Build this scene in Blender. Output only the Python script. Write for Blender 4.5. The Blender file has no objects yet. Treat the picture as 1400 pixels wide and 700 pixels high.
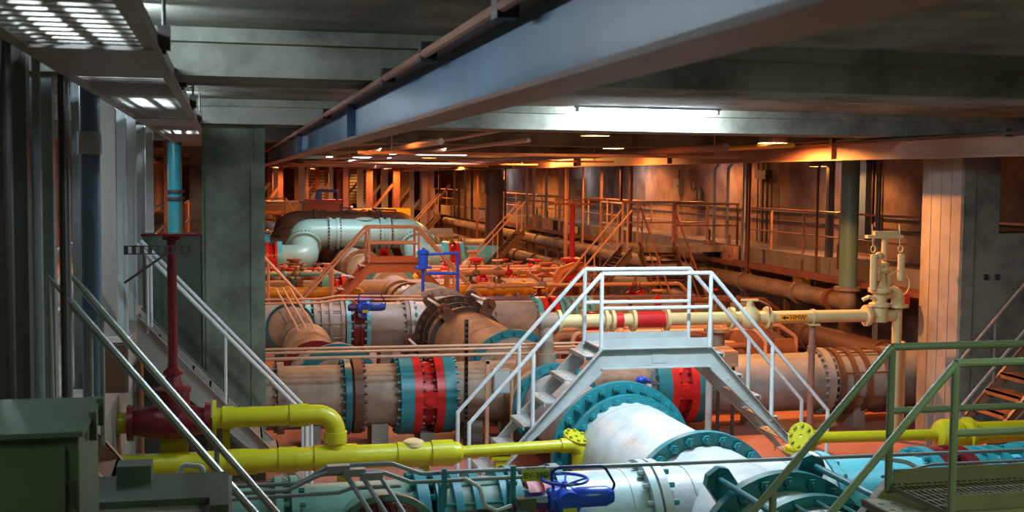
import bpy, math, random
from mathutils import Vector as V, Matrix
random.seed(7)
SC = bpy.context.scene
COL = SC.collection
PI = math.pi

# ------------------------------------------------------------------ camera
FPX, ROLL = 1650.0, 0.0096                     # focal length in pixels of the 1400 px frame, slight roll
YAW, PITCH = math.radians(13.306), math.radians(3.684)
cd = bpy.data.cameras.new('camera'); cam = bpy.data.objects.new('camera', cd); COL.objects.link(cam)
cd.sensor_width = 36.0; cd.lens = 36.0 * FPX / 1400.0; cd.clip_end = 400
fw = V((math.sin(YAW) * math.cos(PITCH), math.cos(YAW) * math.cos(PITCH), -math.sin(PITCH)))
r0 = V((math.cos(YAW), -math.sin(YAW), 0)); u0 = r0.cross(fw)
rt = r0 * math.cos(ROLL) + u0 * math.sin(ROLL); up = u0 * math.cos(ROLL) - r0 * math.sin(ROLL)
cam.matrix_world = Matrix(((rt.x, up.x, -fw.x, 0), (rt.y, up.y, -fw.y, 0), (rt.z, up.z, -fw.z, 4.0), (0, 0, 0, 1)))
cd.dof.use_dof = True; cd.dof.focus_distance = 19.0; cd.dof.aperture_fstop = 4.0
SC.camera = cam
# ------------------------------------------------------------------ world and exposure
w = bpy.data.worlds.new('world'); SC.world = w; w.use_nodes = True
w.node_tree.nodes['Background'].inputs[0].default_value = (0.5, 0.6, 0.6, 1)
w.node_tree.nodes['Background'].inputs[1].default_value = 0.005
vs = SC.view_settings
vs.view_transform = 'Standard'; vs.look = 'None'; vs.gamma = 1; vs.exposure = 0.0; vs.use_curve_mapping = False
SC.cycles.use_denoising = True
SC.cycles.max_bounces = 6; SC.cycles.sample_clamp_indirect = 4.0
# the place is an underground gallery: all light comes from lamps, some of them added (built further down)
COOL = (0.72, 0.88, 1.0); GREEN = (0.66, 1.0, 0.56); SODIUM = (1.0, 0.34, 0.075); PINK = (1.0, 0.82, 0.84)
P_FLUO, P_SOD = 90.0, 430.0

# ------------------------------------------------------------------ materials
def lin(c):
    return tuple(((v / 255 / 12.92) if v / 255 <= 0.04045 else ((v / 255 + 0.055) / 1.055) ** 2.4) for v in c) + (1,)
MAT = {}
def paint(name, rgb, rough=0.42, metal=0.0, dirt=0.3, dirtc=(60, 45, 35), scale=3.0, bump=0.08, spec=0.5):
    m = bpy.data.materials.new(name); m.use_nodes = True; nt = m.node_tree; N = nt.nodes; L = nt.links
    b = N['Principled BSDF']; b.inputs['Roughness'].default_value = rough; b.inputs['Metallic'].default_value = metal
    b.inputs['Specular IOR Level'].default_value = spec
    tc = N.new('ShaderNodeTexCoord')
    n1 = N.new('ShaderNodeTexNoise'); n1.inputs['Scale'].default_value = scale; n1.inputs['Detail'].default_value = 8; n1.inputs['Roughness'].default_value = 0.65
    L.new(tc.outputs['Object'], n1.inputs['Vector'])
    rp = N.new('ShaderNodeValToRGB'); rp.color_ramp.elements[0].position = 0.42; rp.color_ramp.elements[1].position = 0.72
    rp.color_ramp.elements[0].color = (0, 0, 0, 1); rp.color_ramp.elements[1].color = (dirt, dirt, dirt, 1)
    L.new(n1.outputs['Fac'], rp.inputs['Fac'])
    mx = N.new('ShaderNodeMix'); mx.data_type = 'RGBA'
    mx.inputs[6].default_value = lin(rgb); mx.inputs[7].default_value = lin(dirtc)
    L.new(rp.outputs['Color'], mx.inputs[0]); L.new(mx.outputs[2], b.inputs['Base Color'])
    if bump:
        n2 = N.new('ShaderNodeTexNoise'); n2.inputs['Scale'].default_value = scale * 14; n2.inputs['Detail'].default_value = 4
        L.new(tc.outputs['Object'], n2.inputs['Vector'])
        bp = N.new('ShaderNodeBump'); bp.inputs['Strength'].default_value = bump; bp.inputs['Distance'].default_value = 0.02
        L.new(n2.outputs['Fac'], bp.inputs['Height']); L.new(bp.outputs['Normal'], b.inputs['Normal'])
    MAT[name] = m
    return m
def emit(name, rgb, s):
    m = bpy.data.materials.new(name); m.use_nodes = True; b = m.node_tree.nodes['Principled BSDF']
    b.inputs['Base Color'].default_value = (0.8, 0.8, 0.8, 1)
    b.inputs['Emission Color'].default_value = tuple(rgb) + (1,); b.inputs['Emission Strength'].default_value = s
    MAT[name] = m
paint('concrete', (136, 136, 124), 0.85, dirt=0.95, dirtc=(62, 60, 50), scale=1.3, bump=0.25, spec=0.2)
paint('concrete_wall', (158, 136, 124), 0.85, dirt=0.9, dirtc=(78, 64, 56), scale=1.1, bump=0.2, spec=0.2)
paint('concrete_warm', (150, 142, 132), 0.8, dirt=0.6, dirtc=(84, 72, 60), scale=1.3, bump=0.2, spec=0.2)
paint('floor_paint', (172, 116, 102), 0.5, dirt=0.6, dirtc=(96, 60, 50), scale=0.8, bump=0.1)
paint('grey_steel', (128, 134, 138), 0.45, dirt=0.5, dirtc=(82, 70, 60), scale=2)
paint('girder_blue', (96, 122, 148), 0.38, dirt=0.4, dirtc=(70, 72, 74), scale=1.2, bump=0.04)
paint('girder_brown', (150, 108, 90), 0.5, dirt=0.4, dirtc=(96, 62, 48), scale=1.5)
paint('galv', (158, 162, 164), 0.35, metal=0.6, dirt=0.4, dirtc=(100, 96, 90), scale=5)
paint('dark_steel', (52, 48, 46), 0.5, dirt=0.4, scale=4)
paint('rail_white', (206, 214, 216), 0.35, dirt=0.2, dirtc=(150, 140, 128), scale=4)
paint('stair_grey', (176, 184, 184), 0.42, dirt=0.35, dirtc=(128, 120, 108), scale=2.2)
paint('tan_steel', (116, 106, 86), 0.5, dirt=0.5, dirtc=(78, 66, 50), scale=3)
paint('rail_green', (110, 116, 100), 0.34, dirt=0.35, dirtc=(90, 88, 70), scale=4)
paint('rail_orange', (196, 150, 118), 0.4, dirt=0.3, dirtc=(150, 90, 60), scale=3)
paint('teal', (38, 128, 138), 0.38, dirt=0.3, dirtc=(20, 70, 78))
paint('teal_dark', (26, 106, 112), 0.36, dirt=0.35, dirtc=(16, 56, 56))
paint('aqua', (88, 176, 190), 0.36, dirt=0.3, dirtc=(70, 120, 126))
paint('aqua_green', (98, 142, 128), 0.42, dirt=0.45, dirtc=(60, 88, 78))
paint('pale_blue', (168, 190, 194), 0.36, dirt=0.35, dirtc=(120, 136, 138))
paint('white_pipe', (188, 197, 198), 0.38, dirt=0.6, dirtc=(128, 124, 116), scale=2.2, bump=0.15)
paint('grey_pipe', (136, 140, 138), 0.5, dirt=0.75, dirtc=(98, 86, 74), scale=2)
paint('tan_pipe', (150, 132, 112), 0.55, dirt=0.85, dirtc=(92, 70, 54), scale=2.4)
paint('seafoam', (134, 170, 162), 0.36, dirt=0.25, dirtc=(130, 150, 138), scale=1.6)
paint('brown', (96, 66, 48), 0.55, dirt=0.4)
paint('rust', (132, 82, 56), 0.6, dirt=0.5, dirtc=(70, 42, 30))
paint('red', (196, 34, 34), 0.36, dirt=0.35, dirtc=(110, 18, 20))
paint('dark_red', (100, 20, 26), 0.3, dirt=0.4, dirtc=(60, 12, 16))
paint('pink_red', (186, 92, 100), 0.42, dirt=0.5, dirtc=(150, 40, 52))
paint('blue', (34, 84, 206), 0.3, dirt=0.25, dirtc=(14, 28, 90))
paint('navy', (34, 40, 110), 0.35, dirt=0.3, dirtc=(20, 22, 60))
paint('yellow', (184, 180, 30), 0.36, dirt=0.3, dirtc=(150, 134, 26))
paint('yellow_dark', (176, 166, 24), 0.4, dirt=0.35, dirtc=(120, 108, 20))
paint('amber', (224, 164, 40), 0.4, dirt=0.3, dirtc=(160, 104, 26))
paint('cream', (208, 186, 134), 0.38, dirt=0.3, dirtc=(176, 150, 104))
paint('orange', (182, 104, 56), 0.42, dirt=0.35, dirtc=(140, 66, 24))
paint('box_grey', (150, 146, 138), 0.45, dirt=0.3, dirtc=(110, 100, 90))
paint('cab_green', (78, 90, 76), 0.45, dirt=0.35, dirtc=(60, 70, 54))
paint('ink', (16, 16, 14), 0.6, dirt=0.0, bump=0)
paint('tag_yellow', (176, 190, 60), 0.5, dirt=0.1, bump=0)
paint('sticker', (236, 150, 40), 0.5, dirt=0.1, bump=0)
paint('teal_warm_lit', (96, 146, 144), 0.4, dirt=0.5, dirtc=(120, 116, 100), scale=1.0)  # teal greyed to hold the warm lamplight on the lower pipe
paint('pillar_green_lit', (120, 130, 112), 0.85, dirt=0.95, dirtc=(58, 62, 52), scale=1.2, bump=0.25, spec=0.2)  # concrete with the green lamplight mixed into its colour
paint('purple_pipe', (120, 96, 112), 0.45, dirt=0.4, dirtc=(84, 50, 46))
paint('lamp_house', (140, 140, 138), 0.4, dirt=0.2)
emit('tube_cool', (0.75, 0.9, 1.0), 85); emit('tube_pink', (1.0, 0.8, 0.85), 14); emit('tube_green', (0.8, 1.0, 0.75), 14); emit('bulb', (1.0, 0.55, 0.2), 40)

# ------------------------------------------------------------------ mesh builder
def perp(a):
    a = V(a).normalized()
    h = V((0, 0, 1)) if abs(a.z) < 0.9 else V((0, 1, 0))
    u = h.cross(a).normalized()
    return a, u, a.cross(u)
class MB:
    def __init__(s): s.v = []; s.f = []
    def add(s, vs_, fs):
        o = len(s.v); s.v += [tuple(q) for q in vs_]; s.f += [tuple(i + o for i in f) for f in fs]; return s
    def box(s, x0, x1, y0, y1, z0, z1):
        return s.add([(x0, y0, z0), (x1, y0, z0), (x1, y1, z0), (x0, y1, z0), (x0, y0, z1), (x1, y0, z1), (x1, y1, z1), (x0, y1, z1)],
                     [(0, 3, 2, 1), (4, 5, 6, 7), (0, 1, 5, 4), (1, 2, 6, 5), (2, 3, 7, 6), (3, 0, 4, 7)])
    def obox(s, c, a, b, d):
        c, a, b, d = V(c), V(a), V(b), V(d)
        return s.add([c - a - b - d, c + a - b - d, c + a + b - d, c - a + b - d, c - a - b + d, c + a - b + d, c + a + b + d, c - a + b + d],
                     [(0, 3, 2, 1), (4, 5, 6, 7), (0, 1, 5, 4), (1, 2, 6, 5), (2, 3, 7, 6), (3, 0, 4, 7)])
    def bar(s, p0, p1, wd, ht, side=None):
        p0, p1 = V(p0), V(p1); a = (p1 - p0)
        u = V(side).normalized() if side else perp(a)[1]
        return s.obox((p0 + p1) / 2, a / 2, u * wd / 2, a.normalized().cross(u) * ht / 2)
    def lathe(s, o, axis, prof, n=24, caps=True):
        a, u, v = perp(axis); o = V(o); vs_ = []; fs = []
        for t, r in prof:
            for i in range(n):
                g = 2 * PI * i / n
                vs_.append(o + a * t + (u * math.cos(g) + v * math.sin(g)) * r)
        for k in range(len(prof) - 1):
            for i in range(n):
                j = (i + 1) % n
                fs.append((k * n + i, k * n + j, (k + 1) * n + j, (k + 1) * n + i))
        if caps:
            fs.append(tuple(range(n - 1, -1, -1))); b = (len(prof) - 1) * n; fs.append(tuple(range(b, b + n)))
        return s.add(vs_, fs)
    def cyl(s, p0, p1, r, r2=None, n=12, caps=True):
        p0, p1 = V(p0), V(p1)
        return s.lathe(p0, p1 - p0, [(0, r), ((p1 - p0).length, r if r2 is None else r2)], n, caps)
    def ring(s, c, axis, ri, ro, th, n=32):
        a, u, v = perp(axis); c = V(c); h = th / 2; vs_ = []; fs = []
        for t, r in ((-h, ri), (-h, ro), (h, ro), (h, ri)):
            for i in range(n):
                g = 2 * PI * i / n; vs_.append(c + a * t + (u * math.cos(g) + v * math.sin(g)) * r)
        for k in range(4):
            q = (k + 1) % 4
            for i in range(n):
                j = (i + 1) % n; fs.append((k * n + i, k * n + j, q * n + j, q * n + i))
        return s.add(vs_, fs)
    def tube(s, pts, r, n=8, closed=False):
        P = [V(p) for p in pts]; m = len(P); T = []
        for i in range(m):
            a = P[(i + 1) % m] - P[i] if (closed or i < m - 1) else P[i] - P[i - 1]
            b = P[i] - P[i - 1] if (closed or i > 0) else a
            T.append((a.normalized() + b.normalized()).normalized())
        u = perp(T[0])[1]; vs_ = []; fs = []
        for i in range(m):
            u = (u - T[i] * u.dot(T[i])).normalized(); v = T[i].cross(u)
            for k in range(n):
                g = 2 * PI * k / n; vs_.append(P[i] + (u * math.cos(g) + v * math.sin(g)) * r)
        for i in range(m if closed else m - 1):
            q = (i + 1) % m
            for k in range(n):
                j = (k + 1) % n; fs.append((i * n + k, i * n + j, q * n + j, q * n + k))
        if not closed:
            fs.append(tuple(range(n - 1, -1, -1))); fs.append(tuple(range((m - 1) * n, m * n)))
        return s.add(vs_, fs)
    def prism(s, poly, o, u, v, wv):
        o, u, v, wv = V(o), V(u), V(v), V(wv); n = len(poly)
        b = [o + u * p[0] + v * p[1] for p in poly]
        return s.add(b + [q + wv for q in b], [tuple(range(n - 1, -1, -1)), tuple(range(n, 2 * n))] + [(i, (i + 1) % n, n + (i + 1) % n, n + i) for i in range(n)])
    def bolts(s, c, axis, R, n, r, ln, a0=0.0):
        a, u, v = perp(axis); c = V(c)
        for i in range(n):
            g = a0 + 2 * PI * i / n; q = c + (u * math.cos(g) + v * math.sin(g)) * R
            s.cyl(q, q + a * ln, r, n=6)
        return s
    def ellip(s, c, rx, ry, rz, n=16, m=8):
        vs_ = []; fs = []; c = V(c)
        for k in range(m + 1):
            ph = -PI / 2 + PI * k / m
            for i in range(n):
                g = 2 * PI * i / n; vs_.append(c + V((rx * math.cos(ph) * math.cos(g), ry * math.cos(ph) * math.sin(g), rz * math.sin(ph))))
        for k in range(m):
            for i in range(n):
                j = (i + 1) % n; fs.append((k * n + i, k * n + j, (k + 1) * n + j, (k + 1) * n + i))
        return s.add(vs_, fs)
    def mesh(s, name, mat, org=(0, 0, 0), flat=False):
        ox, oy, oz = org
        me = bpy.data.meshes.new(name)
        me.from_pydata([(x - ox, y - oy, z - oz) for x, y, z in s.v], [], s.f)
        me.materials.append(MAT[mat])
        if not flat:
            me.shade_smooth(); me.set_sharp_from_angle(angle=math.radians(34))
        return me
def fillet(pts, rad, n=6):
    P = [V(p) for p in pts]; out = [P[0]]
    for i in range(1, len(P) - 1):
        a = (P[i - 1] - P[i]); b = (P[i + 1] - P[i]); la, lb = a.length, b.length; a.normalize(); b.normalize()
        ang = a.angle(b)
        if ang > PI - 0.05: out.append(P[i]); continue
        t = min(rad / math.tan(ang / 2), la * 0.49, lb * 0.49); r = t * math.tan(ang / 2)
        c = P[i] + (a + b).normalized() * (r / math.sin(ang / 2))
        s0 = P[i] + a * t - c; s1 = P[i] + b * t - c; tot = s0.angle(s1)
        for k in range(n + 1):
            q = k / n
            out.append(c + (s0 * math.sin((1 - q) * tot) + s1 * math.sin(q * tot)) / math.sin(tot))
    out.append(P[-1])
    return out
ORG = {}
def link(name, me, parent=None, loc=(0, 0, 0)):
    o = bpy.data.objects.new(name, me); COL.objects.link(o)
    if parent: o.parent = parent
    o.location = loc
    return o
def tag(o, label, cat, group=None):
    o['label'] = label; o['category'] = cat
    if group: o['group'] = group
    return o
def thing(name, label, cat, loc=(0, 0, 0), group=None):
    o = link(name, None, None, loc); o.empty_display_size = 0.1; ORG[o.name] = tuple(loc)
    return tag(o, label, cat, group)
def part(t, name, mb, mat, label=None, kind=None, flat=False):
    g = ORG[t.name]; o = link(name, mb.mesh(name, mat, g, flat), t); ORG[o.name] = g
    if label: o['label'] = label
    if kind: o['kind'] = kind
    return o
def solo(name, label, cat, mb, mat, group=None, loc=None):
    if loc is None:
        xs, ys, zs = zip(*mb.v); loc = ((min(xs) + max(xs)) / 2, (min(ys) + max(ys)) / 2, min(zs))
    o = link(name, mb.mesh(name, mat, loc), None, loc); ORG[o.name] = tuple(loc)
    return tag(o, label, cat, group)
def struct(name, mb, mat, parent=None, flat=False):
    o = link(name, mb.mesh(name, mat, (0, 0, 0), flat), parent); ORG[o.name] = (0, 0, 0)
    if not parent: o['kind'] = 'structure'
    return o
def copy_tree(o, loc=None, rz=None, label=None, parent=None):
    c = o.copy(); COL.objects.link(c)
    if parent: c.parent = parent
    if loc is not None: c.location = loc
    if rz is not None: c.rotation_euler.z = rz
    if label: c['label'] = label
    for ch in [q for q in bpy.data.objects if q.parent == o]: copy_tree(ch, parent=c)
    return c
def base_of(p): return (p[0], p[1], 0.0)
def text(t, body, size, mat, loc, rot):
    cu = bpy.data.curves.new('lettering', 'FONT'); cu.body = body; cu.size = size; cu.align_x = 'CENTER'; cu.align_y = 'CENTER'; cu.extrude = 0.001
    tmp = bpy.data.objects.new('lettering_curve', cu)
    me = bpy.data.meshes.new_from_object(tmp); me.materials.clear(); me.materials.append(MAT[mat]); bpy.data.objects.remove(tmp)
    g = ORG[t.name]; o = link('lettering', me, t, (loc[0] - g[0], loc[1] - g[1], loc[2] - g[2])); o.rotation_euler = rot
    return o

# ================================================================== THE SETTING
XL, XR, Y0, Y1, ZC = -3.4, 15.0, -6.0, 96.0, 4.95
struct('floor', MB().box(XL, XR + 0.3, Y0, Y1, -0.3, 0), 'floor_paint')
struct('ceiling', MB().box(XL - 0.3, XR + 0.3, Y0, Y1, ZC, ZC + 0.3), 'concrete')
struct('wall_back', MB().box(XL - 0.3, XR + 0.3, Y1, Y1 + 0.3, 0, ZC), 'concrete_wall')
struct('wall_front', MB().box(XL - 0.3, XR + 0.3, Y0 - 0.3, Y0, 0, ZC), 'concrete_wall')
struct('wall_left', MB().box(XL - 0.3, XL, Y0, Y1, 0, ZC), 'concrete_wall')
wr = struct('wall_right', MB().box(XR + 0.04, XR + 0.3, Y0, Y1, 0, ZC), 'concrete_wall')
pm = MB().box(XR, XR + 0.04, 0.015, 3.685, 2.2, ZC).mesh('panel', 'concrete_wall')
for k in range(26):
    o = link('panel', pm, wr, (0, k * 3.7 - 2.2, 0))
BEAMS = [8.2 + 7.4 * k for k in range(-1, 12)]
for k, y in enumerate(BEAMS):
    b = MB().box(XL, XR, y, y + 0.9, 4.65, ZC); b.box(XL, XR, y - 0.12, y, 4.86, ZC); b.box(XL, XR, y + 0.9, y + 1.05, 4.84, ZC)
    struct('ceiling_beam', b, 'concrete')
# decks along both sides
dk = struct('floor_deck_left', MB().box(XL, -1.05, Y0, 92, 2.05, 2.2).box(-1.05, 0.02, Y0, 7.35, 2.05, 2.2), 'concrete_warm')
struct('deck_curb', MB().box(-1.17, -1.05, 7.35, 92, 1.85, 2.05), 'concrete_warm', dk)
struct('wall_deck_left', MB().box(-1.3, -1.12, 7.35, 92, 0, 2.05), 'concrete')  # wall added to darken the bay under the deck, hiding lit floor
dr = struct('floor_deck_right', MB().box(13.1, XR, 16.9, 92, 2.0, 2.2), 'concrete_warm')
fm = MB().box(13.02, 13.1, 0.02, 2.38, 1.72, 2.3).mesh('fascia_panel', 'concrete_warm')
for k in range(30): link('fascia_panel', fm, dr, (0, 17.2 + 2.4 * k, 0))
# the big square pillar on the near side
pl = struct('pillar_left', MB().box(-0.31, 0.48, 15.98, 16.8, 0, 4.65), 'pillar_green_lit')
struct('corner_strip', MB().box(0.30, 0.33, 15.965, 15.98, 0, 4.65), 'pillar_green_lit', pl)
struct('corner_strip', MB().box(-0.27, -0.25, 15.965, 15.98, 0, 4.65), 'pillar_green_lit', pl)
pr = struct('pillar_right', MB().box(10.65, 11.28, 15.95, 17.02, 0, 4.65).box(11.28, 13.1, 15.95, 17.02, 0, 3.24), 'concrete')
struct('corner_strip', MB().box(10.66, 10.86, 15.93, 15.95, 0, 4.6), 'concrete', pr)
for q in range(4): struct('form_tie_strip', MB().box(10.642, 10.65, 15.97 + q * 0.262, 16.215 + q * 0.262, 0.02, 4.6), 'concrete_warm', pr)
struct('anchor_plate', MB().box(11.05, 11.11, 15.92, 15.95, 2.55, 2.63).box(11.24, 11.30, 15.92, 15.95, 2.55, 2.63), 'dark_steel', pr)
struct('pier_wall', MB().box(-1.05, -0.31, 16.0, 16.25, 0, 3.25), 'cab_green')['kind'] = 'structure'
# round column far down the right-hand side
struct('pillar_round', MB().lathe((10.58, 48, 0), (0, 0, 1), [(0, 0.62), (1.15, 0.62), (1.15, 0.37), (4.65, 0.37)], 28).ring((10.58, 48, 3.7), (0, 0, 1), 0.36, 0.46, 0.5, 28), 'brown')
for q, yy in enumerate((67.5, 79.0)):
    struct('pillar_far', MB().box(10.7 + q * 0.3, 11.4 + q * 0.3, yy, yy + 0.7, 0, 4.65), 'concrete_warm')
for yy in (30.8, 45.6, 60.4):
    struct('pillar_far', MB().box(-0.9, -0.2, yy, yy + 0.7, 0, 4.65), 'concrete')

# ================================================================== GIRDERS
def girder(label, X, y0, y1, zb, zt, wfl, web, flg, clamp_ys):
    t = thing('steel_girder', label, 'girder', (X, y0, zb))
    part(t, 'web', MB().box(X - 0.008, X + 0.008, y0, y1, zb + 0.02, zt - 0.02), web)
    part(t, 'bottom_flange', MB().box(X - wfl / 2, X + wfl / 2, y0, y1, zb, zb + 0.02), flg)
    part(t, 'top_flange', MB().box(X - wfl / 2, X + wfl / 2, y0, y1, zt - 0.02, zt), flg)
    sm = None
    y = max(y0 + 2.6, 10.3)
    while y < y1:
        st = MB().box(X - wfl / 2 + 0.02, X + wfl / 2 - 0.02, y - 0.006, y + 0.006, zb + 0.02, zt - 0.02)
        part(t, 'stiffener', st, web); y += 7.4
    for yc in clamp_ys:
        part(t, 'beam_clamp', MB().box(X - wfl / 2 - 0.05, X - wfl / 2 + 0.03, yc - 0.05, yc + 0.05, zt - 0.07, zt + 0.03), 'dark_steel')
    return t
girder('long blue-grey steel girder running overhead from the top edge towards the square pillar', 1.07, 0.3, 90, 4.30, 4.63, 0.2, 'girder_blue', 'girder_brown', (4.2, 5.9, 7.4, 12, 19, 26))  # brown flange paint stands in for warm light bounced off the floor
girder('long brown steel girder under the ceiling along the wall walkway', 9.5, 4, 90, 4.33, 4.645, 0.2, 'girder_brown', 'girder_brown', (13.2, 17.6, 25, 32))
solo('conduit_pipe', 'thin brown conduit clipped along the top of the blue-grey girder', 'conduit', MB().cyl((0.94, 0.5, 4.6), (0.94, 90, 4.6), 0.022, n=8), 'girder_brown')
solo('conduit_pipe', 'dark cable run along the top of the brown girder', 'conduit', MB().tube([(9.36, 5, 4.62), (9.36, 16, 4.62), (9.38, 17, 4.6), (9.36, 40, 4.62)], 0.025, 8), 'dark_steel')
# ================================================================== CABLE TRAY
def tray(label, x0, x1, y0, y1, z, group=None, step=0.16, mat='galv'):
    t = thing('cable_tray', label, 'cable tray', ((x0 + x1) / 2, y0, z), group)
    for x in (x0, x1):
        part(t, 'side_rail', MB().box(x - 0.012, x + 0.012, y0, y1, z, z + 0.1).box(x - 0.035, x + 0.035, y0, y1, z - 0.012, z), mat)
    n = int((y1 - y0) / step)
    rm = MB().box(x0, x1, 0, step * 0.5, z, z + 0.02).mesh('rung', mat, (ORG[t.name][0], 0, z))
    for k in range(min(n, 150)):
        link('rung', rm, t, (0, k * step, 0))
    if n > 150:
        r = MB()
        for k in range(150, n): r.box(x0, x1, y0 + k * step, y0 + k * step + step * 0.5, z, z + 0.02)
        part(t, 'rungs', r, mat, kind='stuff')
    return t
TRAY = tray('galvanised ladder cable tray hanging under the ceiling in the upper left corner', -0.92, -0.34, 2.2, 26.0, 4.6, mat='box_grey')
for ya, yb in ((5.9, 7.5), (13.0, 14.7)):
    part(TRAY, 'cover_plate', MB().box(-0.93, -0.33, ya, yb, 4.575, 4.587), 'box_grey')  # plates added to hide the extra lamps from view through the rungs
for k, (x, rr) in enumerate(((-0.8, 0.022), (-0.72, 0.018), (-0.6, 0.025), (-0.5, 0.016))):
    pts = [(x + 0.02 * math.sin(j * 1.3 + k), 2.3 + j, 4.65 + 0.004 * k) for j in range(24)]
    solo('power_cable', ['thick black cable nearest the posts in the cable tray', 'thin black cable second from the posts in the cable tray', 'thickest black cable in the middle of the cable tray', 'thinnest black cable nearest the girder in the cable tray'][k], 'cable', MB().tube(pts, rr, 6), 'dark_steel', 'cables in the tray')
for k, y in enumerate((3.6, 6.3, 8.9, 11.6, 14.4, 17.0)):
    solo('tray_hanger', 'hanger rod holding the cable tray, %s from the top edge' % ('first', 'second', 'third', 'fourth', 'fifth', 'sixth')[k], 'hanger',
         MB().cyl((-0.3, y, 4.6), (-0.3, y, 4.95), 0.01).box(-0.33, -0.27, y - 0.04, y + 0.04, 4.62, 4.74), 'dark_steel', 'cable tray hangers')

# ================================================================== LAMPS
def add_light(t, kind, loc, color, power, size=0.1, size_y=None, rot=None):
    ld = bpy.data.lights.new('lamp_light', kind); ld.color = color; ld.energy = power
    if kind == 'AREA':
        ld.shape = 'RECTANGLE'; ld.size = size; ld.size_y = size_y
    else: ld.shadow_soft_size = size
    o = bpy.data.objects.new('lamp_light', ld); COL.objects.link(o); o.parent = t; g = ORG[t.name]
    o.location = tuple(loc[i] - g[i] for i in range(3))
    if rot: o.rotation_euler = rot
    return o
def fluorescent(label, c, ln, along='X', color=COOL, power=P_FLUO, tube='tube_cool', tilt=0.0, shield=False, beam_fill=0.0):
    x, y, z = c
    t = thing('fluorescent_lamp', label, 'lamp', c, 'fluorescent strip lamps')
    h = ln / 2; d = V((1, 0, 0)) if along == 'X' else V((0, 1, 0)); sd = V((0, 1, 0)) if along == 'X' else V((1, 0, 0))
    C = V(c)
    part(t, 'housing', MB().obox(C + V((0, 0, 0.05)), d * h, sd * 0.06, V((0, 0, 0.03))), 'lamp_house')
    if shield: part(t, 'reflector', MB().obox(C - sd * 0.07, d * h, sd * 0.004, V((0, 0, 0.035))), 'lamp_house')
    for e in (-1, 1): part(t, 'lamp_holder', MB().obox(C + d * (h - 0.03) * e, d * 0.015, sd * 0.04, V((0, 0, 0.03))), 'lamp_house')
    part(t, 'tube', MB().cyl(C - d * (h - 0.05) + V((0, 0, 0)), C + d * (h - 0.05), 0.019, n=10), tube)
    rz = 0 if along == 'X' else PI / 2
    add_light(t, 'AREA', C - V((0, 0, 0.03)), color, power, ln * 0.9, 0.05, (tilt, 0, rz))
    if beam_fill:      # added end reflector and light aimed at the beam face
        part(t, 'added_reflector', MB().box(x - 0.22, x + 0.22, y + h + 0.02, y + h + 0.03, z - 0.06, z + 0.08), 'lamp_house')
        add_light(t, 'AREA', (x, y + h + 0.05, z), color, beam_fill, 0.4, 0.1, (PI / 2, 0, 0))
    if z + 0.08 < ZC - 0.03:
        for e in (-1, 1): part(t, 'hanger_rod', MB().cyl(C + d * h * 0.7 * e + V((0, 0, 0.08)), V((x, y, ZC)) + d * h * 0.7 * e, 0.006, n=6), 'dark_steel')
    return t
fluorescent('strip lamp washing the grey ceiling beam with bright white light above the white crossover', (5.4, 15.12, 4.9), 2.0, tilt=math.radians(62), power=200)
fluorescent('strip lamp above the cable tray at the top edge', (-0.63, 5.0, 4.8), 1.3, 'Y', power=34)
fluorescent('added strip lamp hidden above an added tray plate before the first beam', (-0.63, 6.5, 4.82), 1.0, 'Y', power=6, beam_fill=24)  # unseen lamp added to light the face of the first beam
fluorescent('added strip lamp hidden above an added tray plate before the pillar beam', (-0.63, 13.7, 4.82), 1.0, 'Y', power=6, beam_fill=16)  # likewise added, lights the pillar beam from out of sight
fluorescent('second strip lamp above the cable tray', (-0.63, 10.4, 4.8), 1.2, 'Y', power=40)
fluorescent('third strip lamp above the cable tray', (-0.63, 17.4, 4.8), 1.2, 'Y', power=50)
fluorescent('added white strip lamp brightening the teal pipe beyond the deck posts', (-1.4, 21.0, 4.8), 1.2, 'Y', power=70)  # extra lamp put in to brighten the teal pipe
fluorescent('white strip lamp behind the deck posts', (-2.3, 11.5, 4.85), 1.2, 'Y', power=40)
fluorescent('greenish strip lamp on the ceiling before the front pipe row', (4.6, 4.4, 4.85), 2.2, color=GREEN, tube='tube_green', power=120)
fluorescent('greenish strip lamp on the ceiling over the near walkway', (-2.0, 3.2, 4.85), 1.2, 'Y', color=GREEN, tube='tube_green', power=26)
fluorescent('white strip lamp on the ceiling over the front pipe row', (2.9, 11.3, 4.85), 1.6, color=COOL, power=42)
fluorescent('added white strip lamp hidden at the ceiling over the big white tee', (4.9, 11.8, 4.88), 2.0, color=COOL, power=300)  # unseen lamp added to brighten the white crossover and tee
fluorescent('white strip lamp on the ceiling over the yellow pipe near the stairs', (7.3, 10.4, 4.85), 1.6, color=COOL, power=14)
fluorescent('pinkish white strip lamp over the mid gallery grey pipe row', (3.4, 23.9, 4.82), 2.2, color=(0.9, 0.92, 1.0), tube='tube_pink', power=300)
fluorescent('long pinkish strip lamp under the ceiling beyond the blue-grey girder', (5.8, 35.4, 4.68), 2.4, color=PINK, tube='tube_pink', power=150)
fluorescent('far pinkish strip lamp low under the ceiling', (4.6, 43.4, 4.68), 2.4, color=COOL, tube='tube_cool', power=210)
fluorescent('farthest pinkish strip lamp under the ceiling', (6.2, 61.5, 4.7), 2.6, color=PINK, tube='tube_pink', power=200)
for k, yy in enumerate((27.4, 34.9, 42.2, 49.6, 64.0)):
    fluorescent('white strip lamp above the wall walkway, %s from the lit pillar' % ('first', 'second', 'third', 'fourth', 'fifth')[k], (14.1, yy, 4.85), 1.3, 'Y', color=PINK if k < 2 else COOL, tube='tube_pink', power=12 if k < 2 else 30)
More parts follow.
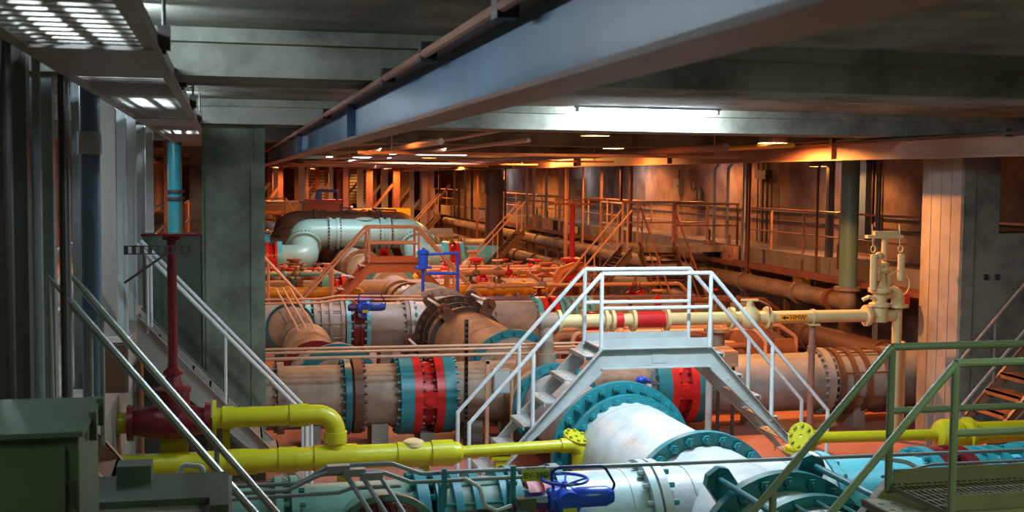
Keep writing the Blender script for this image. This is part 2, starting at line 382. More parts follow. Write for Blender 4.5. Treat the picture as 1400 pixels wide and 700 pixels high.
SOD = [(8.65, 18.2, 4.76), (6.0, 19.4, 4.87), (2.2, 19.6, 4.87), (8.6, 26.4, 4.85), (2.2, 26.0, 4.85), (9.1, 34.8, 4.75), (4.6, 32.6, 4.83), (1.4, 39.2, 4.8), (6.6, 40.2, 4.8),
       (12.0, 39.5, 4.6), (9.1, 49.6, 4.66), (3.0, 50.4, 4.6), (6.5, 56.5, 4.6), (12.2, 56.0, 4.6), (2.4, 64.0, 4.6), (8.4, 65.0, 4.6), (5.0, 72.5, 4.6), (11.5, 74.0, 4.6), (3.5, 82.0, 4.6), (9.5, 84.0, 4.6), (-2.2, 24.0, 4.5), (-2.2, 36.0, 4.5), (13.8, 26.5, 4.5), (13.7, 33.8, 4.8), (13.7, 41.2, 4.8)]
SODW = ['hanging beside the brown girder near the lit pillar', 'above the pipe row behind the white crossover', 'above the tan pipe beside the square pillar', 'above the wall walkway stairs', 'above the blue actuator', 'beside the brown girder over the round orange valve',
        'above the orange crossover', 'over the third pipe row near the pillar line', 'in front of the sea-green U pipe', 'by the wall beyond the stairs', 'beside the brown girder by the round column', 'behind the sea-green U pipe', 'in the middle beyond the U pipe',
        'by the far wall walkway', 'far left beyond the red machine', 'far right beyond the red machine', 'far middle of the gallery', 'far by the wall', 'second last before the end wall', 'last before the end wall', 'behind the posts on the raised deck', 'farther behind the posts on the raised deck', 'over the wall walkway railing', 'added to warm the wall beyond the stair landing', 'added to warm the wall past the landing, farther one']  # last two lamps are added to warm the wall
for (x, y, z), ww in zip(SOD, SODW):
    t = thing('sodium_lamp', 'orange sodium lamp ' + ww, 'lamp', (x, y, z), 'sodium lamps')
    open_lamp = (8.7 < x < 9.2 and y < 40)
    part(t, 'shade', MB().lathe((x, y, z), (0, 0, 1), [(-0.03, 0.15), (0.0, 0.13), (0.03, 0.07), (0.06, 0.05)] if open_lamp else [(-0.15, 0.24), (-0.05, 0.21), (0.0, 0.15), (0.04, 0.07), (0.06, 0.05)], 20, caps=False), 'lamp_house')
    part(t, 'stem', MB().cyl((x, y, z + 0.05), (x, y, ZC), 0.015, n=8), 'dark_steel')
    part(t, 'bulb', MB().ellip((x, y, z - 0.01), 0.05, 0.05, 0.05, 12, 6), 'bulb')
    pw = P_SOD * (0.45 if x < 0 else 3.2 if y < 19 else 0.7 if x > 13 else 0.55 if (y < 27 and x < 7) else 0.5 if abs(y - 40.2) < 0.1 else 2.2 if y > 55 else 1.2)
    add_light(t, 'POINT', (x, y, z - 0.08), SODIUM, pw, 0.05)

# ================================================================== STAIRS
def build_stair(t, T, H, L, wd, n, sm, rm, rh=0.98, posts=(0.06, 0.5, 0.97), mid=False, tm=None, chan=(-0.24, 0.08), tails=True):
    """Flight from (0, H) down to (L, 0) in local x,z; width along local y from 0 to wd. T maps local to world."""
    s = V((L, 0, -H)); ln = s.length; sx, sz = L / ln, H / ln
    def W(x, y, z): return T(x, y, z)
    for y, inn in ((0.0, 1), (wd, -1)):
        m = MB()
        hh = 0.22
        # channel: web plate plus two flanges, cut level at floor and plumb at the top
        def strip(o0, o1, ya, yb):
            pts = [(0.0, H + o0), (0.0, H + o1), (L, o1), (L, o0)]
            vs_ = [W(px, ya, max(pz, 0.0)) for px, pz in pts] + [W(px, yb, max(pz, 0.0)) for px, pz in pts]
            m.add(vs_, [(0, 1, 2, 3), (7, 6, 5, 4), (0, 4, 5, 1), (1, 5, 6, 2), (2, 6, 7, 3), (3, 7, 4, 0)])
        strip(chan[0], chan[1], y - 0.006, y + 0.006)
        strip(chan[1] - 0.015, chan[1], y - 0.006 - (0.05 if inn == 1 else 0), y + 0.006 + (0.05 if inn == -1 else 0))
        strip(chan[0], chan[0] + 0.015, y - 0.006 - (0.05 if inn == 1 else 0), y + 0.006 + (0.05 if inn == -1 else 0))
        part(t, 'stringer', m, sm)
        # handrail
        yr = y
        pts = [W(0, yr, H + rh), W(L, yr, rh)]
        if tails: pts = pts + [W(L, yr, 0.02)]
        part(t, 'handrail', MB().tube(pts, 0.027, 8), rm)
        if mid: part(t, 'mid_rail', MB().cyl(W(0, yr, H + rh * 0.5), W(L, yr, rh * 0.5), 0.017, n=8), rm)
        for q in posts:
            part(t, 'post', MB().cyl(W(L * q, yr, H * (1 - q) + 0.03), W(L * q, yr, H * (1 - q) + rh), 0.019, n=8), rm)
    for k in range(1, n + 1):
        x = L * (k - 0.5) / n; z = H * (1 - k / (n + 1.0))
        m = MB(); a = W(x - 0.13, 0.01, z); b = W(x + 0.13, wd - 0.01, z - 0.03)
        m.box(min(a[0], b[0]), max(a[0], b[0]), min(a[1], b[1]), max(a[1], b[1]), z - 0.03, z)
        a = W(x + 0.11, 0.01, z); b = W(x + 0.13, wd - 0.01, z)
        m.box(min(a[0], b[0]), max(a[0], b[0]), min(a[1], b[1]), max(a[1], b[1]), z - 0.08, z)
        part(t, 'tread', m, tm or sm)
def side_stair(label, x_top, y_near, H, L, dirx, wd, sm, rm, tm=None, n=10, group='stairs down from the raised decks', mid=False, chan=(-0.24, 0.08)):
    t = thing('steel_stair', label, 'stair', (x_top + dirx * L / 2, y_near, 0), group)
    build_stair(t, lambda x, y, z: (x_top + dirx * x, y_near + y, z), H, L, wd, n, sm, rm, tm=tm, mid=mid, chan=chan)
    return t
nst = side_stair('steel stair descending from the near deck beside the green cabinet, brown handrails', -0.96, 8.05, 2.2, 1.76, 1, 0.75, 'girder_brown', 'galv')
side_stair('steel stair with white handrails passing in front of the square pillar', -1.05, 14.95, 2.2, 2.05, 1, 0.72, 'box_grey', 'rail_white', chan=(-0.36, 0.14))
side_stair('narrow steel stair with pale handrail beyond the square pillar', -0.1, 27.3, 2.2, 2.0, 1, 0.7, 'orange', 'rail_orange')
side_stair('steel stair with orange-lit treads rising beside the lit concrete pillar', 11.6, 14.2, 2.2, 2.05, -1, 0.75, 'girder_brown', 'galv', tm='orange', n=9)  # treads carry the orange lamplight in their paint
side_stair('steel stair with pale handrails dropping from the wall landing towards the pipes', 9.9, 28.8, 2.25, 1.95, -1, 0.8, 'brown', 'rail_orange', n=11)
# stair coming down towards the camera from the wall landing
for y in (8.05, 8.8):
    part(nst, 'rail_extension', MB().tube([(-0.95, y, 3.17), (-1.09, y, 3.345), (-1.09, y, 2.2)], 0.027, 8), 'galv')
t = thing('steel_stair', 'dark steel stair descending towards the camera below the wall walkway', 'stair', (10.85, 28, 0), 'stairs down from the raised decks')
build_stair(t, lambda x, y, z: (10.4 + y, 29.6 - x, z), 2.3, 2.6, 0.9, 11, 'brown', 'rust', mid=True)
ld = struct('floor_landing', MB().box(9.9, 13.1, 29.6, 31.6, 2.12, 2.25), 'concrete_warm')
# far repeats
for k, yy in enumerate((42.0, 59.6)):
    side_stair(('steel stair from the wall landing beside the round column', 'farthest steel stair against the wall walkway')[k], 10.4, yy, 2.2, 2.0, -1, 0.8, 'brown', 'rail_orange', n=9)
for k, yy in enumerate((41.6, 52.4)):
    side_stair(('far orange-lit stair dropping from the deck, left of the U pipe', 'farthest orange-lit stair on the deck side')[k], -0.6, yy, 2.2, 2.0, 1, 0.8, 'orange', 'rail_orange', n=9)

def crossover(label, x0, x1, y0, y1, zp, zr, L, sm, rm, near=False, mid=True, name='crossover_stair', rr=0.026):
    t = thing(name, label, 'crossover stair', ((x0 + x1) / 2, y0, 0), 'crossover stairs over the main pipe')
    for y, sg in ((y0, -1), (y1, 1)):
        m = MB().box(x0, x1, y - 0.006, y + 0.006, zp - 0.26, zp)
        ya, yb = sorted((y, y + sg * 0.07))
        m.box(x0, x1, ya, yb, zp - 0.015, zp); m.box(x0, x1, ya, yb, zp - 0.26, zp - 0.245)
        part(t, 'platform_channel', m, sm)
        part(t, 'toe_plate', MB().box(x0 + 0.02, x1 - 0.02, y - sg * 0.03, y - sg * 0.022, zp, zp + 0.1), sm)
        rail = [(x0, y, zr), (x1, y, zr)]
        part(t, 'top_rail', MB().tube(rail, rr, 10), rm)
        part(t, 'mid_rail', MB().cyl((x0, y, (zp + zr) / 2 + 0.03), (x1, y, (zp + zr) / 2 + 0.03), rr * 0.9, n=10), rm)
        for x in (x0, x1): part(t, 'post', MB().cyl((x, y, zp - 0.05), (x, y, zr), rr, n=10), rm)
        for sx in (-1, 1):
            xa = x0 if sx < 0 else x1
            H = zp
            # sloping channel
            def strip(m, o0, o1, wa, wb):
                ya, yb = sorted((y + wa, y + wb))
                pts = [(xa, zp + o0), (xa, zp + o1), (xa + sx * (L + o1 * 0.0), o1), (xa + sx * L, o0)]
                q = [(px, ya, max(pz, 0)) for px, pz in pts] + [(px, yb, max(pz, 0)) for px, pz in pts]
                m.add(q, [(0, 1, 2, 3), (7, 6, 5, 4), (0, 4, 5, 1), (1, 5, 6, 2), (2, 6, 7, 3), (3, 7, 4, 0)])
            m = MB(); strip(m, -0.30, 0.0, -0.006, 0.006); strip(m, -0.02, 0.0, 0, sg * 0.07); strip(m, -0.30, -0.28, 0, sg * 0.07)
            part(t, 'stringer', m, sm)
            xe = xa + sx * L * 0.92; ze = zr - zp + zp * 0.08
            part(t, 'handrail', MB().tube([(xa, y, zr), (xe, y, ze), (xe, y, 0.02)], rr, 10), rm)
            part(t, 'post', MB().cyl((xa + sx * L * 0.48, y, zp * 0.52 - 0.05), (xa + sx * L * 0.48, y, zp * 0.52 + zr - zp), rr, n=10), rm)
            for q in range(1, 7):
                z = zp * (1 - q / 7.0); x = xa + sx * L * (1 - z / zp)
                bm_ = MB().cyl((x, y + sg * 0.006, z - 0.15), (x, y + sg * 0.016, z - 0.15), 0.012, n=6)
                part(t, 'bolt', bm_, sm)
    for sx in (-1, 1):
        xa = x0 if sx < 0 else x1
        for q in range(0, 7):
            z = zp * (1 - (q + 0.35) / 7.0); x = xa + sx * L * (1 - z / zp)
            m = MB().box(x - 0.12, x + 0.12, y0 + 0.008, y1 - 0.008, z - 0.012, z)
            e = x + sx * 0.115
            m.box(min(e, e - sx * 0.012), max(e, e - sx * 0.012), y0 + 0.008, y1 - 0.008, z - 0.05, z)
            for c in range(4):
                for d in range(2):
                    cx, cy = x - 0.05 + 0.09 * d, y0 + 0.15 + (y1 - y0 - 0.3) * c / 3
                    m.cyl((cx, cy, z), (cx, cy, z + 0.006), 0.02, n=6)
            part(t, 'tread', m, sm)
    if near:
        n = int((x1 - x0) / 0.045)
        me = MB().box(0, 0.008, y0 + 0.01, y1 - 0.01, zp - 0.04, zp - 0.005).mesh('grating_bar', sm, (0, y0, 0))
        for k in range(n):
            link('grating_bar', me, t, (x0 + k * 0.045 - (x0 + x1) / 2, 0, 0))
        for k in range(6):
            yy = y0 + 0.06 + (y1 - y0 - 0.12) * k / 5
            part(t, 'cross_bar', MB().cyl((x0, yy, zp - 0.008), (x1, yy, zp - 0.008), 0.004, n=6), sm)
    else:
        part(t, 'platform_plate', MB().box(x0, x1, y0 + 0.01, y1 - 0.01, zp - 0.02, zp), sm)
        part(t, 'cover_plate', MB().box((x0 + x1) / 2 - 0.05, (x0 + x1) / 2 + 0.14, y0 - 0.012, y0 - 0.006, zp - 0.2, zp - 0.06), sm)
    return t
crossover('white painted steel crossover stair bridging the big white pipe in mid picture', 4.44, 5.86, 14.0, 14.72, 1.94, 2.85, 1.78, 'stair_grey', 'rail_white')
crossover('green-grey steel crossover platform with grating in the lower right corner', 4.40, 8.6, 6.6, 7.34, 1.94, 2.88, 1.78, 'tan_steel', 'rail_green', near=True)
crossover('rusty orange crossover stair over the pipe in front of the U pipe', 3.3, 4.5, 28.8, 29.5, 1.97, 2.8, 1.8, 'orange', 'rail_orange', rr=0.03)
crossover('small far orange crossover stair left of the red machine', 1.6, 2.7, 57.5, 58.2, 2.25, 2.95, 1.25, 'amber', 'rail_orange', rr=0.03)

# ================================================================== PIPE BUILDING BLOCKS
XA = V((1, 0, 0)); YA = V((0, 1, 0)); ZA = V((0, 0, 1))
def saddle(t, x, y, ztop, wx, wy):
    part(t, 'saddle', MB().box(x - wx / 2, x + wx / 2, y - wy / 2, y + wy / 2, 0, ztop), 'concrete_warm')
def spool(label, p0, p1, R, mat, fl=(), name='pipe_spool', group=None, seg=36, seams=(), R2=None, saddles=(), big=()):
    """straight pipe p0-p1; fl = (t, Rf, thick, mat, nbolts, bolt side -1/0/1/2)"""
    p0, p1 = V(p0), V(p1); a = (p1 - p0).normalized(); L = (p1 - p0).length
    mid = (p0 + p1) / 2
    t = thing(name, label, 'pipe', (mid.x, mid.y, 0), group)
    if isinstance(R, (int, float)): prof = [(0, R), (L, R if R2 is None else R2)]
    else: prof = R
    part(t, 'barrel', MB().lathe(p0, a, prof, seg), mat)
    Rm = prof[0][1]
    for s in seams: part(t, 'weld_seam', MB().ring(p0 + a * s, a, Rm - 0.01, Rm + 0.006, 0.02, seg), mat)
    for k, (ft, Rf, th, fm_, nb, sd) in enumerate(fl):
        c = p0 + a * ft
        f = part(t, 'flange', MB().ring(c, a, Rm * 0.8, Rf, th, seg), fm_)
        if nb:
            if k in big:
                for side in ((-1, 1) if sd == 2 else (sd,)):
                    c2 = c + a * side * th / 2
                    aa, u, v = perp(a)
                    bm = MB().cyl((0, 0, 0), tuple(aa * side * 0.045), 0.042, n=6).cyl(tuple(aa * side * 0.045), tuple(aa * side * 0.075), 0.022, n=8).mesh('bolt', fm_)
                    for i in range(nb):
                        g = 2 * PI * i / nb; q = c2 + (u * math.cos(g) + v * math.sin(g)) * (Rf - 0.065)
                        link('bolt', bm, f, tuple(q[j] - ORG[t.name][j] for j in range(3)))
            else:
                m = MB()
                for side in ((-1, 1) if sd == 2 else (sd,)):
                    m.bolts(c + a * side * th / 2, a * side, Rf - 0.045, nb, 0.026, 0.05)
                b = part(t, 'bolts', m, fm_, kind='stuff'); b.parent = f
    for sx in saddles:
        c = p0 + a * sx
        w_ = 0.25
        saddle(t, c.x, c.y, c.z - Rm * 0.82, w_ if abs(a.x) > 0.5 else Rm * 1.3, w_ if abs(a.y) > 0.5 else Rm * 1.3)
    return t
def butterfly(label, x, y, z, wd, R, mat, group='red butterfly valves'):
    t = thing('butterfly_valve', label, 'valve', (x + wd / 2, y, 0), group)
    part(t, 'body', MB().lathe((x, y, z), XA, [(0, R * 0.8), (wd, R * 0.8)], 32), mat)
    for q in (0.06, wd - 0.06):
        f = part(t, 'body_flange', MB().ring((x + q, y, z), XA, R * 0.7, R + 0.0, 0.12, 36), mat)
    part(t, 'bolts', MB().bolts((x + 0.12, y, z), XA, R - 0.06, 24, 0.028, 0.05).bolts((x + wd - 0.12, y, z), -XA, R - 0.06, 24, 0.028, 0.05), 'dark_red' if mat == 'red' else mat, kind='stuff')
    b = part(t, 'trunnion_boss', MB().box(x + 0.11, x + wd - 0.11, y - R * 0.97, y - R * 0.6, z - 0.12, z + 0.12), mat)
    o = part(t, 'cover_disc', MB().cyl((x + wd / 2, y - R * 0.97, z), (x + wd / 2, y - R * 1.03, z), 0.085, n=20).cyl((x + wd / 2, y - R * 1.03, z), (x + wd / 2, y - R * 1.06, z), 0.055, n=16), mat); o.parent = b
    saddle(t, x + wd / 2, y, z - R * 0.9, 0.2, 0.6)
    return t
def harness(label, x0, x1, y, z, R, mat, bmat, rods=6, seg=32):
    """sleeve coupling on a pipe along X with bands and tie rods"""
    t = thing('sleeve_coupling', label, 'coupling', ((x0 + x1) / 2, y, 0), 'sleeve couplings')
    part(t, 'sleeve', MB().lathe((x0, y, z), XA, [(0, R), (x1 - x0, R)], seg), mat)
    L = x1 - x0
    for q in (0.04, L * 0.3, L * 0.56, L - 0.04):
        part(t, 'band', MB().ring((x0 + q, y, z), XA, R - 0.02, R + 0.06, 0.07, seg), bmat)
    for i in range(rods * 2):
        g = 2 * PI * (i + 0.5) / (rods * 2); yy, zz = y + (R + 0.04) * math.cos(g), z + (R + 0.04) * math.sin(g)
        part(t, 'tie_rod', MB().cyl((x0, yy, zz), (x1, yy, zz), 0.013, n=6), bmat)
    saddle(t, (x0 + x1) / 2, y, z - R * 0.8, 0.2, 0.6)
    return t
def actuator_proto():
    t = thing('valve_actuator', 'blue motor actuator', 'actuator', (0, 0, 0), 'blue valve actuators')
    part(t, 'gear_case', MB().lathe((-0.16, 0, 0), XA, [(0, 0.05), (0.02, 0.1), (0.12, 0.115), (0.2, 0.115), (0.24, 0.09)], 20).cyl((0, -0.17, 0), (0, 0.1, 0), 0.1, n=20).cyl((-0.02, 0, -0.2), (-0.02, 0, 0), 0.07, n=16), 'blue')
    part(t, 'motor', MB().lathe((0.08, 0, 0.01), XA, [(0, 0.07), (0.03, 0.085), (0.28, 0.085), (0.3, 0.075), (0.34, 0.06)], 20), 'blue')
    part(t, 'switch_box', MB().lathe((-0.34, 0.0, 0.0), XA, [(0, 0.05), (0.02, 0.07), (0.18, 0.07)], 8), 'navy')
    part(t, 'name_plate', MB().box(-0.06, 0.06, -0.176, -0.17, -0.085, -0.03), 'tag_yellow', 'yellow name plate')
    part(t, 'data_plate', MB().box(0.2, 0.34, -0.08, -0.074, 0.0, 0.035), 'galv')
    wm = MB().tube([(0.19 * math.cos(2 * PI * i / 28), 0.19 * math.sin(2 * PI * i / 28), 0.17) for i in range(28)], 0.014, 8, True)
    wh = part(t, 'handwheel', wm, 'blue')
    for i in range(5):
        g = 2 * PI * i / 5
        o = part(t, 'spoke', MB().cyl((0, 0, 0.12), (0.19 * math.cos(g), 0.19 * math.sin(g), 0.17), 0.009, n=6), 'blue'); o.parent = wh
    part(t, 'wheel_shaft', MB().cyl((0, 0, 0.05), (0, 0, 0.15), 0.025, n=10), 'blue')
    part(t, 'cable_whip', MB().tube(fillet([(-0.1, -0.02, 0.1), (-0.16, -0.1, 0.3), (0.3, -0.12, 0.3), (0.42, -0.05, 0.12), (0.44, 0.1, 0.0)], 0.1), 0.012, 6), 'navy')
    return t
ACT = actuator_proto(); ACT_USED = [False]
def actuator(label, loc, rz=0.0):
    if not ACT_USED[0]:
        ACT_USED[0] = True; ACT.location = loc; ACT.rotation_euler.z = rz; ACT['label'] = label; return ACT
    return copy_tree(ACT, loc, rz, label)
def main_tee(label, x0, x1, y, z, R, yb, ya, Rm, mat, fmat, seg=40):
    """tee: run along X, big branch along Y from ya to yb"""
    t = thing('pipe_tee', label, 'pipe', ((x0 + x1) / 2, y, 0), 'white pipe tees')
    part(t, 'run', MB().lathe((x0, y, z), XA, [(0, R), (x1 - x0, R)], seg), mat)
    part(t, 'branch', MB().lathe((4.55, ya, 0.75), YA, [(0, Rm), (yb - ya, Rm)], seg), mat)
    for q in (x0 + 0.35, x1 - 0.3): part(t, 'weld_seam', MB().ring((q, y, z), XA, R - 0.01, R + 0.008, 0.02, seg), mat)
    saddle(t, 4.55, y, 0.2, 0.8, 0.8)
    return t
def ring_flange(label, y, th, Rf, Ri, mat, bmat, nb, side, individual=True, cat='flange'):
    t = thing('flange_ring', label, cat, (4.55, y, 0.75 - Rf), 'main pipe flanges')
    part(t, 'ring', MB().ring((4.55, y, 0.75), YA, Ri, Rf, th, 56), mat)
    lip = part(t, 'gasket_lip', MB().ring((4.55, y - th / 2 - 0.004, 0.75), YA, Ri, Ri + 0.03, 0.012, 56), 'white_pipe')
    a, u, v = perp(YA)
    for sd in ((-1, 1) if side == 2 else (side,)):
        bm = MB().cyl((0, 0, 0), (0, sd * 0.05, 0), 0.048, n=6).cyl((0, sd * 0.05, 0), (0, sd * 0.075, 0), 0.026, n=8)
        me = bm.mesh('bolt', bmat)
        if individual:
            for i in range(nb):
                g = 2 * PI * (i + 0.5) / nb; q = u * math.cos(g) + v * math.sin(g)
                link('bolt', me, t, (q.x * (Rf - 0.075), sd * th / 2, Rf + q.z * (Rf - 0.075)))
        else:
            part(t, 'bolts', MB().bolts((4.55, y + sd * th / 2, 0.75), YA * sd, Rf - 0.07, nb, 0.04, 0.06), bmat, kind='stuff')
    return t
def main_harness(label, y1, y0, Rf, Rp, mat, bmat, pmat, nl=6):
    """harnessed coupling on the main pipe: sleeve from y0 to y1 with lugs and rods (towards the camera)"""
    t = thing('harness_coupling', label, 'coupling', (4.55, y0, 0), 'harness couplings of the main pipe')
    part(t, 'sleeve', MB().lathe((4.55, y0, 0.75), YA, [(0, Rp), (y1 - y0, Rp)], 48), pmat)
    part(t, 'follower_ring', MB().ring((4.55, y1 - 0.45, 0.75), YA, Rp - 0.02, Rp + 0.09, 0.09, 48), bmat)
    part(t, 'follower_ring', MB().ring((4.55, y0 + 0.35, 0.75), YA, Rp - 0.02, Rp + 0.09, 0.09, 48), bmat)
    for i in range(nl):
        g = math.radians(65) + 2 * PI * i / nl
        d = V((math.cos(g), 0, math.sin(g))); tn = V((-math.sin(g), 0, math.cos(g)))
        for yy in (y1 + 0.3, y0 + 0.1):
            poly = [(-0.12, Rp - 0.01), (0.12, Rp - 0.01), (0.12, Rf + 0.08), (0.06, Rf + 0.14), (-0.06, Rf + 0.14), (-0.12, Rf + 0.08)]
            part(t, 'lug', MB().prism(poly, (4.55, yy - 0.04, 0.75), tn, d, (0, 0.08, 0)), mat)
        c = V((4.55, 0, 0.75)) + d * (Rf + 0.06)
        part(t, 'tie_rod', MB().cyl((c.x, y0 - 0.05, c.z), (c.x, y1 + 0.35, c.z), 0.028, n=10), mat if mat != 'brown' else 'white_pipe')
        part(t, 'stud_nut', MB().cyl((c.x, y0 - 0.09, c.z), (c.x, y0 + 0.03, c.z), 0.05, n=6), mat)
    for i in range(24):
        g = 2 * PI * i / 24; c = V((4.55, 0, 0.75)) + V((math.cos(g), 0, math.sin(g))) * (Rp + 0.05)
        part(t, 'stay_bolt', MB().cyl((c.x, y0 + 0.3, c.z), (c.x, y1 - 0.4, c.z), 0.012, n=6), bmat)
    saddle(t, 4.55, (y0 + y1) / 2, 0.75 - Rp * 0.85, 0.9, 0.25)
    return t

def row_a(Y, W, M, far=False):
    """valve row: W = phrase for the row; M = materials"""
    z, R, Rf = 0.84, 0.52, 0.6
    seg = 24 if far else 40
    nb = 20
    spool(M['c0'] + ' flanged pipe stub on the deck side of ' + W, (-0.75, Y, z), (0.58, Y, z), R, M['p0'], [(1.16, Rf, 0.06, M['f0'], nb, 2), (1.29, Rf, 0.06, M['f0'], nb, 1)], seg=seg, saddles=(0.4,))
    t = spool(M['c0'] + ' pipe with round capped branch in ' + W, (0.58, Y, z), (1.68, Y, z), R, M['p0'], [(1.03, Rf, 0.1, M['f1'], nb, 2)], seg=seg, saddles=(0.5,))
    part(t, 'branch_stub', MB().lathe((1.24, Y - 0.78, 0.95), YA, [(0, 0.42), (0.5, 0.42)], 32), M['p0'])
    part(t, 'branch_flange', MB().ring((1.24, Y - 0.72, 0.95), YA, 0.4, 0.5, 0.08, 40), M['f0'])
    part(t, 'dome_cap', MB().lathe((1.24, Y - 0.77, 0.95), -YA, [(0, 0.45), (0.03, 0.44), (0.09, 0.36), (0.13, 0.22), (0.15, 0.02)], 40), M['cap'], M['capl'])
    for g in range(8):
        a = PI * (g + 0.5) / 8
        part(t, 'cap_rib', MB().bar((1.24 + 0.16 * math.cos(a), Y - 0.93, 0.95 + 0.16 * math.sin(a)), (1.24 + 0.43 * math.cos(a), Y - 0.81, 0.95 + 0.43 * math.sin(a)), 0.02, 0.05), M['cap'])
    harness(M['c1'] + ' banded sleeve coupling with tie rods in ' + W, 1.72, 2.36, Y, z, R, M['p1'], M['band'])
    t = thing('butterfly_valve', M['vl'] + ' valve body between teal flanges in ' + W, 'valve', (2.6, Y, 0), 'actuated valves')
    part(t, 'body', MB().lathe((2.36, Y, z), XA, [(0, R), (0.5, R)], seg), M['v'])
    part(t, 'flange', MB().ring((2.43, Y, z), XA, 0.4, Rf, 0.09, 36), M['f1'])
    part(t, 'flange', MB().ring((2.84, Y, z), XA, 0.4, Rf, 0.08, 36), M['f1'])
    part(t, 'body_rib', MB().ring((2.56, Y, z), XA, 0.4, R + 0.05, 0.06, 36).ring((2.7, Y, z), XA, 0.4, R + 0.05, 0.05, 36), M['v'])
    part(t, 'bolts', MB().bolts((2.475, Y, z), XA, Rf - 0.04, nb, 0.025, 0.05).bolts((2.8, Y, z), -XA, Rf - 0.04, nb, 0.025, 0.05), M['f1'], kind='stuff')
    part(t, 'valve_stem', MB().cyl((2.64, Y - 0.82, 1.2), (2.64, Y - 0.3, 1.1), 0.06, n=12).box(2.55, 2.75, Y - 0.62, Y - 0.45, 1.0, 1.32), M['v'])
    saddle(t, 2.64, Y, 0.4, 0.2, 0.6)
    actuator('blue motor actuator with handwheel on the valve in ' + W, (2.72, Y - 0.78, 1.34))
    spool(M['c2'] + ' pipe between actuated valve and tee in ' + W, (2.88, Y, z), (3.72, Y, z), R, M['p2'], [(0.78, Rf, 0.07, M['p2'], nb, -1)], seg=seg, seams=(0.6,), saddles=(0.35,))
    t = main_tee('large ' + M['c3'] + ' pipe tee joining the main pipe in ' + W, 3.72, 5.4, Y, z, R, Y + 0.62, Y - 1.05, 0.66, M['p3'], M['f1'], seg)
    part(t, 'flange', MB().ring((3.76, Y, z), XA, 0.4, Rf, 0.08, 36), M['p3'])
    part(t, 'bolts', MB().bolts((3.8, Y, z), XA, Rf - 0.04, nb, 0.026, 0.06), M['f1'], kind='stuff')
    part(t, 'flange', MB().ring((5.36, Y, z), XA, 0.4, Rf, 0.08, 36), M['p3'])
    spool(M['c4'] + ' pipe length right of the white tee in ' + W, (5.4, Y, z), (6.6, Y, z), R, M['p4'], [(0.06, Rf, 0.08, M['p4'], nb, 1), (1.14, Rf, 0.1, M['f1'], nb, -1)], seg=seg, saddles=(0.5,), seams=(0.7,))
    butterfly('red valve body right of the white tee in ' + W, 6.6, Y, z, 0.36, Rf, M['v2'])
    harness(M['c4'] + ' banded coupling right of the red valve in ' + W, 6.98, 7.6, Y, z, R, M['p4'], M['f1'])
    spool(M['c4'] + ' pipe end running towards the wall in ' + W, (7.62, Y, z), (9.3 if Y < 15 else 11.5, Y, z), R, M['p2'], [(0.08, Rf, 0.1, M['f1'], nb, 2)], seg=seg, saddles=(0.8,))
def row_b(Y, W, M, far=False):
    z, R, Rf = 0.72, 0.47, 0.6
    seg = 24 if far else 40
    nb = 26
    spool(M['c0'] + ' pipe with bolted flange beside the pillar in ' + W, (0.2, Y, z), (1.8, Y, z), R, M['p0'], [(0.55, 0.53, 0.1, M['p0'], nb, -1), (1.52, 0.57, 0.09, M['f0'], nb, -1)], seg=seg, saddles=(1.0,))
    spool(M['c0'] + ' pipe between brown flange and red valve in ' + W, (1.8, Y, z), (2.68, Y, z), R, M['p0'], [(0.07, 0.56, 0.13, M['fb'], nb, 1), (0.78, Rf, 0.2, M['f1'], nb, -1)], seg=seg, saddles=(0.4,))
    butterfly('red butterfly valve left of the main pipe in ' + W, 2.68, Y, z, 0.45, Rf + 0.005, 'red')
    spool(M['c0'] + ' pipe between red valve and main pipe in ' + W, (3.13, Y, z), (3.95, Y, z), R, M['p0'], [(0.09, Rf, 0.17, M['f1'], nb, 1)], seg=seg, saddles=(0.5,))
    t = thing('pipe_tee', 'large ' + M['c0'] + ' pipe tee on the main pipe in ' + W, 'pipe', (4.55, Y, 0), 'white pipe tees')
    part(t, 'run', MB().lathe((3.95, Y, z), XA, [(0, R), (1.2, R)], seg), M['p0'])
    part(t, 'branch', MB().lathe((4.55, Y - 0.95, 0.75), YA, [(0, 0.5), (1.9, 0.5)], seg), M['p0'])
    saddle(t, 4.55, Y, 0.3, 0.8, 0.8)
    spool(M['c0'] + ' pipe right of the main pipe in ' + W, (5.15, Y, z), (6.7, Y, z), R, M['p0'], [(1.44, Rf, 0.22, M['f1'], nb, -1)], seg=seg, saddles=(0.7,))
    butterfly('red butterfly valve right of the main pipe in ' + W, 6.7, Y, z, 0.45, Rf + 0.005, 'red')
    spool(M['c0'] + ' long pipe towards the wall in ' + W, (7.15, Y, z), (9.55, Y, z), R, M['p1'], [(0.1, Rf, 0.2, M['f1'], nb, 1), (2.3, 0.55, 0.12, M['p1'], nb, 2)], seg=seg, saddles=(1.2,))
    harness(M['c0'] + ' banded coupling with tie rods by the wall in ' + W, 9.6, 10.5, Y, z, R + 0.02, M['p1'], M['fb'], rods=4)
    spool(M['c0'] + ' pipe end at the wall in ' + W, (10.5, Y, z), (12.6, Y, z), R, M['p1'], [(0.1, 0.55, 0.1, M['p1'], nb, 2)], seg=seg, saddles=(0.8,))

